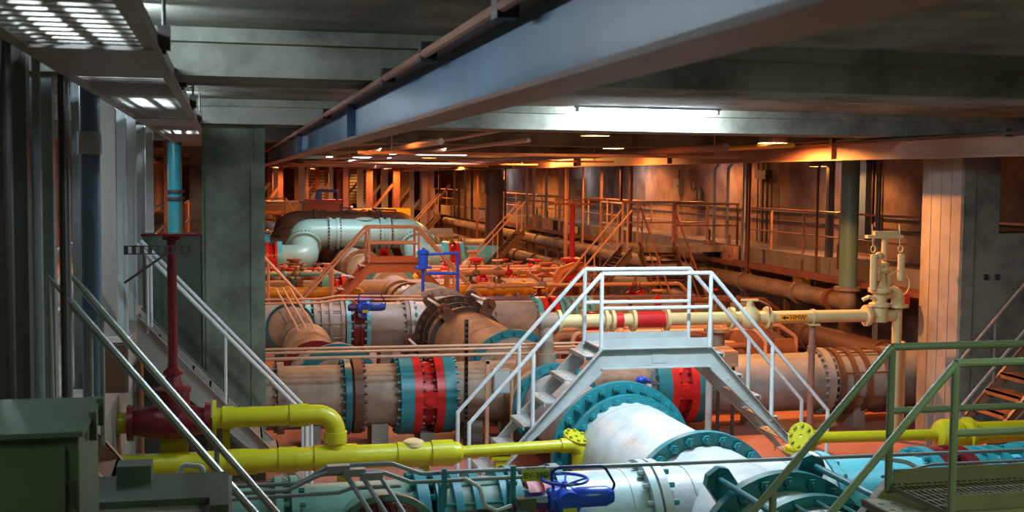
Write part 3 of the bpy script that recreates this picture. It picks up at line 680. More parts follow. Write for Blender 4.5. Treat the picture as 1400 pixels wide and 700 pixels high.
A1 = dict(band='teal', c0='grey-green', p0='aqua_green', f0='aqua_green', f1='teal', cap='dark_red', capl='dark red glossy cap', c1='aqua', p1='aqua_green', vl='pink-red', v='pink_red', v2='dark_red', c2='pale blue', p2='pale_blue', c3='white', p3='white_pipe', c4='bright aqua', p4='aqua')
A2 = dict(A1, band='grey_steel', c0='pinkish grey', p0='grey_pipe', f0='teal_dark', cap='tan_pipe', capl='tan domed cap', c1='grey', p1='grey_pipe', v='dark_red', vl='dark red', v2='red', c2='grey', p2='grey_pipe', c4='grey', p4='grey_pipe', f1='aqua', p3='white_pipe')
B1 = dict(c0='tan-grey', p0='tan_pipe', p1='grey_pipe', f0='teal_dark', fb='brown', f1='teal')
B2 = dict(B1, f1='aqua', p0='tan_pipe')
row_a(10.3, 'the front row', A1)
row_b(18.0, 'the row behind the white crossover', B1)
row_a(25.3, 'the mid gallery row', A2, True)
row_b(33.0, 'the row behind the orange crossover', B2, True)
row_b(55.0, 'the row behind the U pipe', dict(B2, c0='rusty'), True)
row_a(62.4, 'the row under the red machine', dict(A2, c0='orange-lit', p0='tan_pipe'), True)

# main pipe lengths along the gallery
ring_flange('teal bolted flange ring where the white tee meets the main pipe', 10.97, 0.1, 0.79, 0.6, 'teal', 'teal', 26, -1)
spool('large white main pipe running from the front row under the crossover', (4.55, 10.92, 0.75), (4.55, 13.25, 0.75), 0.66, 'white_pipe', (), name='main_pipe', seams=(0.35, 2.1), seg=56, saddles=(1.2,))
ring_flange('near teal flange ring of the bolted pair in front of the white crossover', 13.26, 0.09, 0.745, 0.6, 'teal', 'teal', 26, -1)
ring_flange('rear teal flange ring of the bolted pair under the white crossover', 13.5, 0.09, 0.86, 0.55, 'teal', 'teal', 28, -1)
spool('tapering main pipe length below the white crossover platform', (4.55, 13.4, 0.75), (4.55, 17.05, 0.75), [(0, 0.66), (0.25, 0.62), (0.5, 0.5), (3.65, 0.5)], 'white_pipe', [(3.0, 0.64, 0.12, 'teal', 22, 2)], name='main_pipe', seg=48, saddles=(1.8,))
ring_flange('dark teal bolted flange ring with lugs in the bottom corner of the white tee', 9.2, 0.1, 0.82, 0.6, 'teal_dark', 'teal_dark', 22, -1)
main_harness('dark teal harness coupling with lugs and tie rods at the bottom edge', 9.15, 7.75, 0.82, 0.66, 'teal_dark', 'teal_dark', 'white_pipe')
spool('white main pipe stub nearest the camera under the grating platform', (4.55, 4.4, 0.75), (4.55, 7.75, 0.75), 0.62, 'white_pipe', (), name='main_pipe', saddles=(1,))
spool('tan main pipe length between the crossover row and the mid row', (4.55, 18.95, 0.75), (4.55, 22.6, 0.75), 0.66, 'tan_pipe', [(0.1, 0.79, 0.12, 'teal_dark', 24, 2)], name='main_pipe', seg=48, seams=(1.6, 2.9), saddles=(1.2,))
main_harness('brown harness coupling with tie rods on the main pipe at the mid row', 24.2, 22.6, 0.86, 0.66, 'brown', 'dark_steel', 'tan_pipe')
ring_flange('dark bolted flange ring of the mid row tee', 24.25, 0.12, 0.84, 0.6, 'dark_steel', 'brown', 24, -1, False)
spool('whitish main pipe length between mid row and orange crossover', (4.55, 25.9, 0.75), (4.55, 32.05, 0.75), [(0, 0.66), (2.3, 0.66), (2.7, 0.42), (6.15, 0.42)], 'white_pipe', [(0.12, 0.84, 0.14, 'tan_pipe', 24, 2), (2.1, 0.78, 0.2, 'white_pipe', 24, 2), (4.6, 0.58, 0.14, 'tan_pipe', 24, 2)], name='main_pipe', seg=40, saddles=(1.5, 5.0))
spool('orange-lit main pipe length behind the orange crossover', (4.55, 33.95, 0.75), (4.55, 40.8, 0.75), 0.62, 'white_pipe', [(0.6, 0.78, 0.15, 'aqua', 24, 2), (3.4, 0.78, 0.15, 'tan_pipe', 24, 2)], name='main_pipe', seg=32, saddles=(2.6,))
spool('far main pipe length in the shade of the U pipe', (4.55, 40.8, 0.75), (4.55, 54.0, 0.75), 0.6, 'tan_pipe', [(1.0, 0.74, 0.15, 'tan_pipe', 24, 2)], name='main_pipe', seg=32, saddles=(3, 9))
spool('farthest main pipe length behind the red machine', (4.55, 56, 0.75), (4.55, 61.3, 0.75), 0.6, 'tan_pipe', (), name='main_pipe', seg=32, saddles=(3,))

# ================================================================== U-SHAPED PIPE
def u_pipe(label, Y, z, zl, xa, xb, R, mat, rmat, dy, valves=True):
    t = thing('u_pipe', label, 'pipe', ((xa + xb) / 2, Y, 0), 'U-shaped pipes')
    part(t, 'bridge_pipe', MB().lathe((xa + 0.9, Y, z), XA, [(0, R), (xb - xa - 1.8, R)], 36), mat)
    for x, s in ((xa, -1), (xb, 1)):
        xi = x - s * 0.9
        mid = V((x, Y - dy * 0.5, (z + zl) / 2))
        part(t, 'elbow', MB().tube(fillet([(xi, Y, z), (x, Y, z), mid], 0.8, 10), R, 32), mat)
        part(t, 'lower_elbow', MB().tube(fillet([mid, (x, Y - dy, zl), (x + s * 0.85, Y - dy, zl)], 0.7, 10), R, 32), mat)
        d = V((0, -dy, zl - z)).normalized()
        f = part(t, 'elbow_flange', MB().ring(mid, d, R * 0.9, R + 0.12, 0.12, 40), mat)
        b = part(t, 'bolts', MB().bolts(mid - d * 0.06, -d, R + 0.07, 30, 0.045, 0.07), rmat, kind='stuff'); b.parent = f
        for q in (0.15, 0.42):
            part(t, 'collar', MB().ring((xi + (-s) * q, Y, z), XA, R * 0.9, R + 0.05, 0.12, 40), mat)
        b = part(t, 'bolts', MB().bolts((xi - s * 0.09, Y, z), XA * s, R + 0.03, 30, 0.04, 0.06).bolts((xi - s * 0.48, Y, z), -XA * s, R + 0.03, 30, 0.03, 0.05), rmat, kind='stuff')
        part(t, 'end_flange', MB().ring((x + s * 0.9, Y - dy, zl), XA, R * 0.7, R + 0.13, 0.18, 36), 'aqua')
        saddle(t, x, Y - dy, zl - R * 0.9, 0.6, 0.6)
    part(t, 'top_lug', MB().lathe(((xa + xb) / 2 + 0.2, Y, z + R - 0.04), ZA, [(0, 0.35), (0.06, 0.35), (0.1, 0.2), (0.1, 0.02)], 24), mat)
    return t
u_pipe('big sea-green U-shaped pipe with black bolted flanges in mid distance', 46.0, 1.85, 0.95, 2.75, 7.05, 0.55, 'seafoam', 'dark_steel', 1.3)
u_pipe('dark brown U-shaped pipe half hidden behind the sea-green one', 48.9, 2.0, 1.0, 2.4, 7.0, 0.62, 'brown', 'dark_steel', 1.3)
butterfly('red valve on the deck end of the sea-green U pipe', 1.35, 44.7, 0.95, 0.45, 0.66, 'red')
butterfly('red valve on the wall end of the sea-green U pipe', 8.0, 44.7, 0.95, 0.45, 0.66, 'red')
spool('aqua pipe end beside the red valve left of the U pipe', (0.2, 44.7, 0.95), (1.35, 44.7, 0.95), 0.5, 'aqua', [(1.05, 0.64, 0.16, 'aqua', 20, 2)], saddles=(0.4,))
spool('aqua pipe end beside the red valve right of the U pipe', (8.45, 44.7, 0.95), (10.0, 44.7, 0.95), 0.5, 'aqua', [(0.1, 0.64, 0.16, 'aqua', 20, 2)], saddles=(0.8,))

# ================================================================== YELLOW PIPES (near)
YY = 13.0
def sleeve(t, c, axis, R, ln, mat):
    part(t, 'sleeve', MB().lathe(V(c) - V(axis) * ln / 2, axis, [(0, R), (ln, R)], 24), mat)
t = thing('yellow_pipe', 'upper thick yellow pipe with elbow dropping to the lower one before the square pillar', 'pipe', (0.5, YY, 0), 'yellow pipes')
part(t, 'barrel', MB().tube(fillet([(-0.14, YY, 1.44), (1.13, YY, 1.44), (1.13, YY, 0.96)], 0.2, 8), 0.108, 24), 'yellow')
sleeve(t, (0.74, YY, 1.44), XA, 0.122, 0.2, 'yellow'); sleeve(t, (1.13, YY, 1.19), ZA, 0.124, 0.12, 'yellow'); sleeve(t, (0.0, YY, 1.44), XA, 0.122, 0.12, 'yellow')
part(t, 'flange', MB().ring((-0.14, YY, 1.44), XA, 0.06, 0.19, 0.04, 24), 'yellow')
part(t, 'support_leg', MB().box(-0.06, 0.02, YY + 0.15, YY + 0.23, 0, 1.4).box(-0.06, 0.02, YY + 0.05, YY + 0.15, 1.32, 1.4), 'yellow_dark')
t = thing('yellow_pipe', 'lower thick yellow pipe narrowing to a thin one before the white crossover', 'pipe', (1.0, YY, 0), 'yellow pipes')
part(t, 'barrel', MB().lathe((-2.4, YY, 0.96), XA, [(0, 0.128), (4.82, 0.128), (4.9, 0.11), (4.93, 0.075)], 28), 'yellow')
for x, r, ln in ((0.15, 0.14, 0.3), (0.62, 0.141, 0.2), (1.13, 0.145, 0.46), (1.95, 0.142, 0.3), (2.3, 0.146, 0.24)): sleeve(t, (x, YY, 0.96), XA, r, ln, 'yellow')
part(t, 'outlet_saddle', MB().lathe((1.98, YY, 0.96), ZA, [(0.1, 0.12), (0.15, 0.11), (0.175, 0.05)], 20), 'cream')
part(t, 'thin_pipe', MB().cyl((2.5, YY, 0.96), (3.74, YY, 0.985), 0.07, n=20), 'yellow')
part(t, 'elbow', MB().tube(fillet([(3.66, YY, 0.985), (3.9, YY, 0.985), (3.9, YY, 0.6)], 0.12, 6), 0.085, 20), 'yellow')
part(t, 'flange', MB().ring((3.86, YY + 0.06, 1.06), (0.25, -0.3, 0.9), 0.02, 0.155, 0.03, 28), 'yellow')
part(t, 'bolts', MB().bolts((3.86, YY + 0.06, 1.07), (0.25, -0.3, 0.9), 0.12, 8, 0.02, 0.03), 'yellow_dark', kind='stuff')
part(t, 'drop_pipe', MB().cyl((3.9, YY, 0), (3.9, YY, 0.88), 0.1, n=20), 'yellow')
part(t, 'pipe_shoe', MB().box(2.85, 3.07, YY - 0.06, YY + 0.06, 0.86, 0.9).box(2.9, 3.02, YY - 0.05, YY + 0.05, 0, 0.86), 'yellow_dark')
for x in (-1.0, 1.2, 2.1): part(t, 'support_leg', MB().box(x - 0.05, x + 0.05, YY - 0.05, YY + 0.05, 0, 0.85), 'yellow_dark')
t = thing('yellow_pipe', 'thin yellow pipe rising beside the big flange and running towards the wall', 'pipe', (7.4, YY, 0), 'yellow pipes')
part(t, 'riser', MB().cyl((6.62, YY, 0), (6.62, YY, 0.82), 0.1, n=20), 'yellow')
part(t, 'riser_flange', MB().ring((6.62, YY, 0.8), ZA, 0.05, 0.19, 0.03, 28).ring((6.62, YY, 0.84), ZA, 0.05, 0.18, 0.03, 28), 'yellow')
part(t, 'elbow', MB().tube(fillet([(6.62, YY, 0.82), (6.62, YY, 0.97), (6.86, YY, 0.95)], 0.1, 5), 0.09, 18), 'yellow')
part(t, 'face_flange', MB().ring((6.6, YY - 0.06, 0.99), (-0.75, -0.55, 0.35), 0.02, 0.165, 0.035, 28), 'yellow')
part(t, 'bolts', MB().bolts((6.585, YY - 0.07, 1.0), (-0.75, -0.55, 0.35), 0.125, 8, 0.022, 0.03), 'yellow_dark', kind='stuff')
part(t, 'thin_pipe', MB().cyl((6.8, YY, 0.95), (8.42, YY, 0.92), 0.068, n=20), 'yellow')
t = thing('yellow_pipe', 'thick yellow pipe with bulbous valve end before the lit pillar', 'pipe', (9.6, YY, 0), 'yellow pipes')
part(t, 'valve_bulb', MB().lathe((8.42, YY, 0.92), XA, [(0, 0.07), (0.03, 0.16), (0.1, 0.19), (0.3, 0.18), (0.36, 0.13)], 28), 'yellow')
part(t, 'barrel', MB().lathe((8.7, YY, 0.92), XA, [(0, 0.135), (3.6, 0.135)], 28), 'yellow')
part(t, 'flange', MB().ring((8.86, YY, 0.92), XA, 0.05, 0.2, 0.05, 28), 'yellow')
for x in (8.6, 10.4): part(t, 'support_leg', MB().box(x - 0.05, x + 0.05, YY - 0.05, YY + 0.05, 0, 0.8), 'yellow_dark')
t = thing('post_valve', 'dark red valve on a yellow pipe with tall red stem post and flat top plate', 'valve', (-0.56, YY, 0))
part(t, 'body', MB().lathe((-1.02, YY, 1.42), XA, [(0, 0.19), (0.06, 0.19), (0.06, 0.13), (0.25, 0.18), (0.6, 0.18), (0.78, 0.13), (0.78, 0.19), (0.84, 0.19)], 28), 'dark_red')
part(t, 'bonnet', MB().lathe((-0.56, YY, 1.5), ZA, [(0, 0.17), (0.24, 0.17), (0.24, 0.19), (0.27, 0.19), (0.3, 0.1), (0.42, 0.07), (0.42, 0.1), (0.45, 0.1), (0.5, 0.05)], 28), 'dark_red')
part(t, 'stem_post', MB().cyl((-0.56, YY, 1.95), (-0.56, YY, 3.36), 0.05, n=16), 'dark_red')
part(t, 'top_plate', MB().box(-0.86, -0.26, YY - 0.14, YY + 0.14, 3.37, 3.395).cyl((-0.56, YY, 3.33), (-0.56, YY, 3.37), 0.1, n=16), 'dark_red')
part(t, 'inlet_pipe', MB().cyl((-2.4, YY, 1.42), (-1.0, YY, 1.42), 0.11, n=20), 'yellow_dark')
part(t, 'pedestal', MB().box(-0.7, -0.42, YY + 0.15, YY + 0.3, 0, 1.4), 'yellow_dark')
t = thing('strut_bracket', 'dark perforated strut bracket with diagonal brace behind the red stem post', 'bracket', (-0.7, 12.8, 3.2))
m = MB().box(-1.02, -0.38, 12.78, 12.82, 3.19, 3.2).box(-1.02, -0.38, 12.78, 12.82, 3.27, 3.28)
for k in range(9): m.box(-1.02 + k * 0.078, -0.98 + k * 0.078, 12.78, 12.82, 3.2, 3.27)
part(t, 'perforated_arm', m, 'dark_steel')
part(t, 'brace', MB().bar((-1.02, 12.8, 2.9), (-0.6, 12.8, 3.2), 0.025, 0.025), 'dark_steel')

# ================================================================== CREAM (HMW) PIPE AND RELIEF VALVE
HY, HZ = 16.6, 1.96
t = thing('cream_pipe', 'long cream pipe with black HMW lettering running behind the white crossover', 'pipe', (7, HY, 0))
part(t, 'barrel', MB().cyl((4.5, HY, HZ), (9.95, HY, HZ), 0.095, n=24), 'cream')
for x in (4.62, 4.98, 5.32, 5.42, 5.74, 6.26, 7.28, 7.86, 9.5): part(t, 'flange', MB().ring((x, HY, HZ), XA, 0.07, 0.165, 0.05, 24), 'cream')
part(t, 'end_tee', MB().lathe((4.3, HY, HZ), XA, [(0, 0.06), (0.03, 0.13), (0.3, 0.13), (0.32, 0.1)], 20).cyl((4.44, HY, 1.45), (4.44, HY, HZ), 0.11, n=20), 'tan_pipe')
part(t, 'drop_leg', MB().cyl((4.44, HY, 1.25), (4.44, HY, 1.5), 0.14, n=20), 'tan_pipe')
part(t, 'red_sleeve', MB().cyl((5.44, HY, HZ), (5.58, HY, HZ), 0.11, n=20), 'red', 'bright red sleeve')
part(t, 'red_sleeve', MB().cyl((5.78, HY, HZ), (6.22, HY, HZ), 0.12, n=20), 'red', 'bright red sleeve')
part(t, 'ball_valve', MB().ellip((7.57, HY, HZ), 0.17, 0.17, 0.18, 20, 10).cyl((7.57, HY, HZ), (7.57, HY, HZ + 0.26), 0.05, n=12).box(7.44, 7.7, HY - 0.03, HY + 0.03, HZ + 0.25, HZ + 0.28), 'cream')
part(t, 'lever', MB().tube(fillet([(7.68, HY - 0.1, HZ + 0.26), (7.82, HY - 0.14, HZ + 0.2), (7.9, HY - 0.14, HZ - 0.35)], 0.06), 0.014, 8), 'rust')
part(t, 'clamp', MB().ring((8.6, HY, HZ), XA, 0.09, 0.115, 0.04, 20).box(8.52, 8.68, HY - 0.1, HY + 0.1, HZ - 0.13, HZ - 0.1), 'cream')
st = part(t, 'direction_sticker', MB().box(8.02, 8.46, HY - 0.102, HY - 0.093, HZ - 0.045, HZ + 0.05), 'sticker', 'orange sticker with arrow')
text(t, 'HMW', 0.1, 'ink', (8.31, HY - 0.104, HZ), (PI / 2, 0, 0))
part(t, 'arrow', MB().prism([(8.05, 0), (8.1, 0.03), (8.1, 0.01), (8.16, 0.01), (8.16, -0.01), (8.1, -0.01), (8.1, -0.03)], (0, HY - 0.106, HZ), XA, ZA, (0, 0.003, 0)), 'ink')
for k, (x, lb) in enumerate(((8.6, 'pinkish brown pipe stand under the HMW lettering'), (6.95, 'slim pale pipe stand right of the red valve'))):
    solo('pipe_stand', lb, 'pipe stand', MB().cyl((x, HY, 0.03), (x, HY, 1.84), 0.05, n=16).cyl((x, HY, 0), (x, HY, 0.03), 0.12, n=16).cyl((x, HY, 1.45), (x, HY, 1.52), 0.065, n=16), ('girder_brown', 'stair_grey')[k], 'pipe stands')
t = thing('relief_valve', 'cream spring relief valve with hanging weights beside the lit pillar', 'valve', (9.8, HY, 1.8))
part(t, 'body', MB().lathe((9.72, HY, 1.86), ZA, [(0, 0.12), (0.12, 0.13), (0.22, 0.12), (0.24, 0.17), (0.28, 0.17), (0.3, 0.11), (0.42, 0.11), (0.46, 0.18), (0.52, 0.18)], 24), 'cream')
part(t, 'outlet_elbow', MB().tube(fillet([(9.72, HY, 2.3), (10.02, HY, 2.32), (10.02, HY, 2.1)], 0.14, 8), 0.1, 20), 'cream')
part(t, 'outlet_flange', MB().ring((10.02, HY, 2.1), ZA, 0.05, 0.17, 0.04, 24), 'cream')
part(t, 'drain_pipe', MB().cyl((10.02, HY, 0.0), (10.02, HY, 2.12), 0.075, n=20), 'cream')
part(t, 'yoke', MB().box(9.6, 9.66, HY - 0.05, HY + 0.05, 2.38, 2.62).box(9.8, 9.86, HY - 0.05, HY + 0.05, 2.38, 2.62).box(9.58, 9.88, HY - 0.07, HY + 0.07, 2.6, 2.66).lathe((9.73, HY, 2.38), ZA, [(0, 0.13), (0.03, 0.1), (0.2, 0.06), (0.3, 0.06)], 18), 'cream')
part(t, 'spring_cap', MB().lathe((9.75, HY, 2.64), ZA, [(0, 0.11), (0.05, 0.12), (0.07, 0.08), (0.13, 0.09), (0.15, 0.05)], 18), 'cream')
part(t, 'spindle', MB().cyl((9.76, HY, 2.76), (9.77, HY, 3.16), 0.045, n=14), 'cream')
part(t, 'cross_bar', MB().box(9.46, 10.06, HY - 0.05, HY + 0.05, 3.14, 3.19).box(9.58, 9.97, HY - 0.04, HY + 0.04, 3.19, 3.25), 'cream')
for x in (9.54, 10.0):
    part(t, 'hanging_weight', MB().cyl((x, HY - 0.1, 2.36 if x < 9.8 else 2.5), (x, HY - 0.1, 2.9), 0.055, n=16), 'cream')
    part(t, 'hook_rod', MB().cyl((x, HY - 0.05, 3.03), (x, HY - 0.02, 3.36), 0.01, n=8).tube([(x + 0.04 * math.cos(g * PI / 6), HY - 0.07, 2.98 + 0.05 * math.sin(g * PI / 6)) for g in range(12)], 0.012, 6, True), 'cream')
part(t, 'bleed_valve', MB().ellip((9.64, HY - 0.08, 2.88), 0.07, 0.05, 0.06, 12, 8).cyl((9.64, HY - 0.08, 2.5), (9.64, HY - 0.08, 2.85), 0.03, n=10).cyl((9.55, HY - 0.08, 2.72), (9.7, HY - 0.08, 2.72), 0.02, n=8), 'cream')
part(t, 'capillary_loop', MB().tube([(9.95 + 0.19 * math.cos(g), HY - 0.12, 2.45 + 0.2 * math.sin(g)) for g in [(-1.2 + k * 0.28) for k in range(14)]], 0.01, 6), 'cream')
part(t, 'spring_lever', MB().tube([(9.42, HY, 2.2), (9.5, HY - 0.05, 2.25), (9.7, HY - 0.05, 2.2)], 0.03, 8), 'cream')
solo('cream_pipe', 'slimmer cream standpipe with cap next to the lit pillar', 'pipe', MB().cyl((10.22, 16.75, 0), (10.22, 16.75, 1.45), 0.055, n=16).lathe((10.22, 16.75, 1.42), ZA, [(0, 0.075), (0.06, 0.075), (0.11, 0.03)], 16), 'cream')
t = thing('lever_valve', 'small cream valve with red lever beside the lit pillar', 'valve', (10.4, 17.2, 0))
part(t, 'hub', MB().cyl((10.4, 17.1, 2.06), (10.4, 17.3, 2.06), 0.06, n=12).cyl((10.4, 17.25, 0), (10.4, 17.25, 2.06), 0.05, n=12), 'cream')
part(t, 'handle', MB().box(10.36, 10.5, 17.04, 17.1, 2.06, 2.24), 'red')

# ================================================================== NEAR CONDUITS, TAG AND SMALL FITTINGS
CY = 9.72
solo('conduit_pipe', 'upper grey conduit with raised hump crossing the front pipe row', 'conduit', MB().tube(fillet([(-0.8, CY, 1.53), (0.55, CY, 1.53), (0.8, CY, 1.66), (1.3, CY, 1.66), (1.55, CY, 1.56), (1.9, CY, 1.565), (9.0, CY, 1.5)], 0.15), 0.018, 8), 'grey_steel', 'front row conduits')
solo('conduit_pipe', 'second grey conduit with raised hump crossing the front pipe row', 'conduit', MB().tube(fillet([(-0.8, CY - 0.1, 1.5), (0.45, CY - 0.1, 1.5), (0.72, CY - 0.1, 1.62), (1.2, CY - 0.1, 1.62), (1.45, CY - 0.1, 1.52), (2.5, CY - 0.1, 1.52)], 0.15), 0.018, 8), 'grey_steel', 'front row conduits')
solo('conduit_pipe', 'lowest grey conduit ending above the red cap in the front row', 'conduit', MB().tube(fillet([(-0.8, CY - 0.2, 1.47), (0.85, CY - 0.2, 1.49), (0.95, CY - 0.2, 1.52), (1.35, CY - 0.2, 1.52)], 0.1), 0.016, 8), 'grey_steel', 'front row conduits')
solo('conduit_pipe', 'dark straight conduit in front of the aqua coupling to the blue actuator', 'conduit', MB().cyl((1.55, 9.5, 1.27), (2.45, 9.5, 1.3), 0.016, n=8), 'dark_steel', 'front row conduits')
for k, (x0, x1) in enumerate(((0.9, 1.2), (1.02, 1.31), (1.16, 1.45))):
    t = thing('conduit_drop', 'diagonal grey conduit over the red cap, %s' % ('nearest the handrails', 'middle one of three', 'nearest the blue actuator')[k], 'conduit', (x0, 9.5, 1.0), 'diagonal conduits over the red cap')
    part(t, 'tube', MB().tube([(x0, 9.62 - 0.02 * k, 1.66 - 0.02 * k), (x0 + 0.04, 9.56, 1.58), (x1, 9.1, 1.2), (x1 + 0.1, 8.95, 0.7)], 0.02, 8), 'grey_steel')
    part(t, 'conduit_body', MB().box(x0 - 0.13, x0 + 0.05, 9.58 - 0.02 * k, 9.66 - 0.02 * k, 1.63 - 0.03 * k, 1.69 - 0.03 * k), 'grey_steel')
for k, x in enumerate((1.72, 2.3)):
    solo('strut_support', ('strut clamp holding the conduits at the first teal flange', 'strut clamp holding the conduits beside the tag')[k], 'bracket', MB().box(x - 0.03, x + 0.03, CY - 0.14, CY + 0.1, 1.46, 1.49).box(x - 0.025, x + 0.025, CY - 0.02, CY + 0.04, 1.2, 1.46).box(x - 0.02, x + 0.02, CY - 0.13, CY - 0.09, 1.3, 1.62), 'teal', 'strut clamps')
solo('flexible_conduit', 'pale flexible conduit curling from the junction box to the valve in the front row', 'conduit', MB().tube(fillet([(1.88, 9.55, 1.55), (1.98, 9.45, 1.5), (2.02, 9.42, 1.35), (2.12, 9.42, 1.3), (2.25, 9.45, 1.33)], 0.06), 0.018, 8), 'stair_grey')
t = thing('valve_tag', 'yellow-green tag reading BV-38C above the front row valve', 'sign', (2.49, 9.58, 1.48))
part(t, 'plate', MB().box(2.37, 2.61, 9.58, 9.588, 1.49, 1.585), 'tag_yellow')
part(t, 'hanger', MB().cyl((2.42, 9.584, 1.585), (2.42, 9.584, 1.6), 0.004, n=6).cyl((2.56, 9.584, 1.585), (2.56, 9.584, 1.6), 0.004, n=6).box(2.4, 2.58, 9.58, 9.6, 1.598, 1.604), 'dark_steel')
text(t, 'BV-38C', 0.068, 'ink', (2.49, 9.577, 1.537), (PI / 2, 0, 0))
solo('junction_box', 'small dark green junction box left of the blue actuator', 'junction box', MB().box(2.3, 2.46, 9.44, 9.54, 1.28, 1.38).box(2.32, 2.35, 9.43, 9.44, 1.3, 1.36), 'cab_green')
solo('flexible_conduit', 'pale flexible conduit looping over the aqua pipe right of the white tee', 'conduit', MB().tube(fillet([(5.75, 9.75, 1.5), (6.0, 9.7, 1.46), (6.3, 9.66, 1.3), (6.7, 9.66, 1.2), (6.95, 9.7, 1.24)], 0.12), 0.02, 8), 'stair_grey')
solo('flexible_conduit', 'blue cable looping over the banded coupling right of the red valve', 'cable', MB().tube(fillet([(6.9, 9.72, 1.3), (7.1, 9.66, 1.46), (7.4, 9.66, 1.38), (7.3, 9.62, 1.25), (7.7, 9.62, 1.2), (8.1, 9.66, 1.35)], 0.08), 0.014, 8), 'blue')
solo('conduit_pipe', 'second thin grey conduit over the aqua pipe right of the white tee', 'conduit', MB().tube(fillet([(5.7, 9.62, 1.36), (6.2, 9.62, 1.45), (9.0, 9.62, 1.43)], 0.1), 0.014, 8), 'grey_steel', 'front row conduits')
# three parallel pipes behind the crossover, perforated post, control box
for k, (z, yy) in enumerate(((1.59, 17.0), (1.545, 16.95), (1.47, 16.9))):
    solo('conduit_pipe', '%s of three parallel pinkish conduits above the red valve row' % ('top', 'middle', 'lowest')[k], 'conduit', MB().cyl((0.5, yy, z), (5.6, yy, z - 0.01), 0.02 + 0.004 * (k == 2), n=8), 'rail_orange', 'parallel conduits behind the crossover')
t = thing('strut_post', 'dark perforated strut post behind the crossover handrail foot', 'post', (3.37, 17.1, 0))
part(t, 'channel', MB().box(3.345, 3.352, 17.05, 17.1, 0, 1.95).box(3.388, 3.395, 17.05, 17.1, 0, 1.95).box(3.345, 3.395, 17.1, 17.106, 0, 1.95), 'dark_steel')
m = MB()
for k in range(24): m.box(3.345, 3.395, 17.045, 17.05, 0.05 + k * 0.08, 0.085 + k * 0.08)
part(t, 'slotted_face', m, 'dark_steel')
t = thing('control_box', 'grey control box on a small stand seen through the crossover stair rails', 'control box', (3.75, 16.4, 0))
part(t, 'case', MB().box(3.62, 3.86, 16.35, 16.5, 0.98, 1.32), 'box_grey'); part(t, 'door', MB().box(3.635, 3.845, 16.338, 16.35, 1.0, 1.3), 'stair_grey')
part(t, 'stand', MB().box(3.52, 3.57, 16.4, 16.45, 0, 1.45).box(3.88, 3.92, 16.4, 16.45, 0, 1.3).box(3.5, 3.95, 16.4, 16.44, 1.4, 1.44), 'rail_orange')
t = thing('control_box', 'pale control box with pipes below the crossover handrail on the wall side', 'control box', (7.3, 16.9, 0))
part(t, 'case', MB().box(7.2, 7.52, 16.85, 17.05, 1.18, 1.42), 'rail_orange'); part(t, 'door', MB().box(7.23, 7.49, 16.835, 16.85, 1.2, 1.4), 'rail_orange')
part(t, 'stand', MB().box(7.22, 7.26, 16.92, 16.96, 0, 1.18).box(7.46, 7.5, 16.92, 16.96, 0, 1.18), 'dark_steel')
t = thing('air_valve', 'small blue air valve with white tag behind the crossover platform', 'valve', (5.9, 16.4, 0))
part(t, 'stem', MB().cyl((6.0, 16.4, 0.0), (6.0, 16.4, 1.25), 0.035, n=10).box(5.95, 6.05, 16.36, 16.44, 1.05, 1.09), 'grey_steel')
part(t, 'head', MB().ellip((5.82, 16.4, 1.1), 0.09, 0.08, 0.07, 12, 8).cyl((5.82, 16.4, 1.1), (6.0, 16.4, 1.08), 0.025, n=8), 'blue')
part(t, 'tag', MB().box(5.88, 5.94, 16.3, 16.305, 0.96, 1.06), 'rail_white')

# ================================================================== LEFT DECK: posts, pipes, boxes
POSTS = [(5.75, 0.16, 'grey_steel', 'dark steel post at the frame edge behind the green cabinet'), (6.25, 0.1, 'grey_steel', 'slim steel post beside the frame edge, next to the dark one'), (7.2, 0.19, 'dark_steel', 'widest dark steel post on the deck behind the cabinet'),
         (8.45, 0.13, 'grey_steel', 'pale steel post before the blue-grey pipe'), (10.7, 0.13, 'grey_steel', 'steel post just beyond the blue-grey pipe'), (11.5, 0.1, 'dark_steel', 'slim dark post next to the steel post beyond the blue-grey pipe'),
         (12.6, 0.2, 'box_grey', 'wide pale steel post carrying the perforated bracket'), (14.3, 0.14, 'stair_grey', 'pale post at the head of the white-railed stair'), (15.6, 0.16, 'stair_grey', 'lilac-lit post behind the head of the white-railed stair'),
         (17.4, 0.16, 'stair_grey', 'second last pale post before the teal pipe'), (19.2, 0.16, 'stair_grey', 'last pale post before the teal pipe'), (26.5, 0.2, 'rust', 'rust coloured post beyond the teal pipe'), (30.0, 0.2, 'rust', 'farther rust coloured post seen past the square pillar')]
for y, wd, mt, lb in POSTS:
    t = thing('deck_post', lb, 'post', (-1.18, y, 2.2), 'posts along the raised deck')
    part(t, 'web', MB().box(-1.18 - wd / 2, -1.18 + wd / 2, y - 0.06, y - 0.045, 2.2, ZC), mt)
    for x in (-1.18 - wd / 2, -1.18 + wd / 2): part(t, 'flange', MB().box(x - 0.01, x + 0.01, y - 0.07, y + 0.07, 2.2, ZC), mt)
    part(t, 'base_plate', MB().box(-1.18 - wd / 2 - 0.02, -1.18 + wd / 2 + 0.02, y - 0.1, y + 0.1, 2.2, 2.215), mt)
t = thing('vertical_pipe', 'blue-grey vertical pipe with coupling among the deck posts', 'pipe', (-1.0, 9.6, 2.2))
part(t, 'barrel', MB().cyl((-1.0, 9.6, 2.2), (-1.0, 9.6, ZC), 0.075, n=18), 'girder_blue')
part(t, 'coupling', MB().cyl((-1.0, 9.6, 4.15), (-1.0, 9.6, 4.32), 0.092, n=18), 'stair_grey'); part(t, 'coupling', MB().cyl((-1.0, 9.6, 2.95), (-1.0, 9.6, 2.98), 0.11, n=18), 'girder_blue')
t = thing('vertical_pipe', 'bright teal vertical pipe with dark couplings beyond the deck posts', 'pipe', (-0.93, 23, 0))
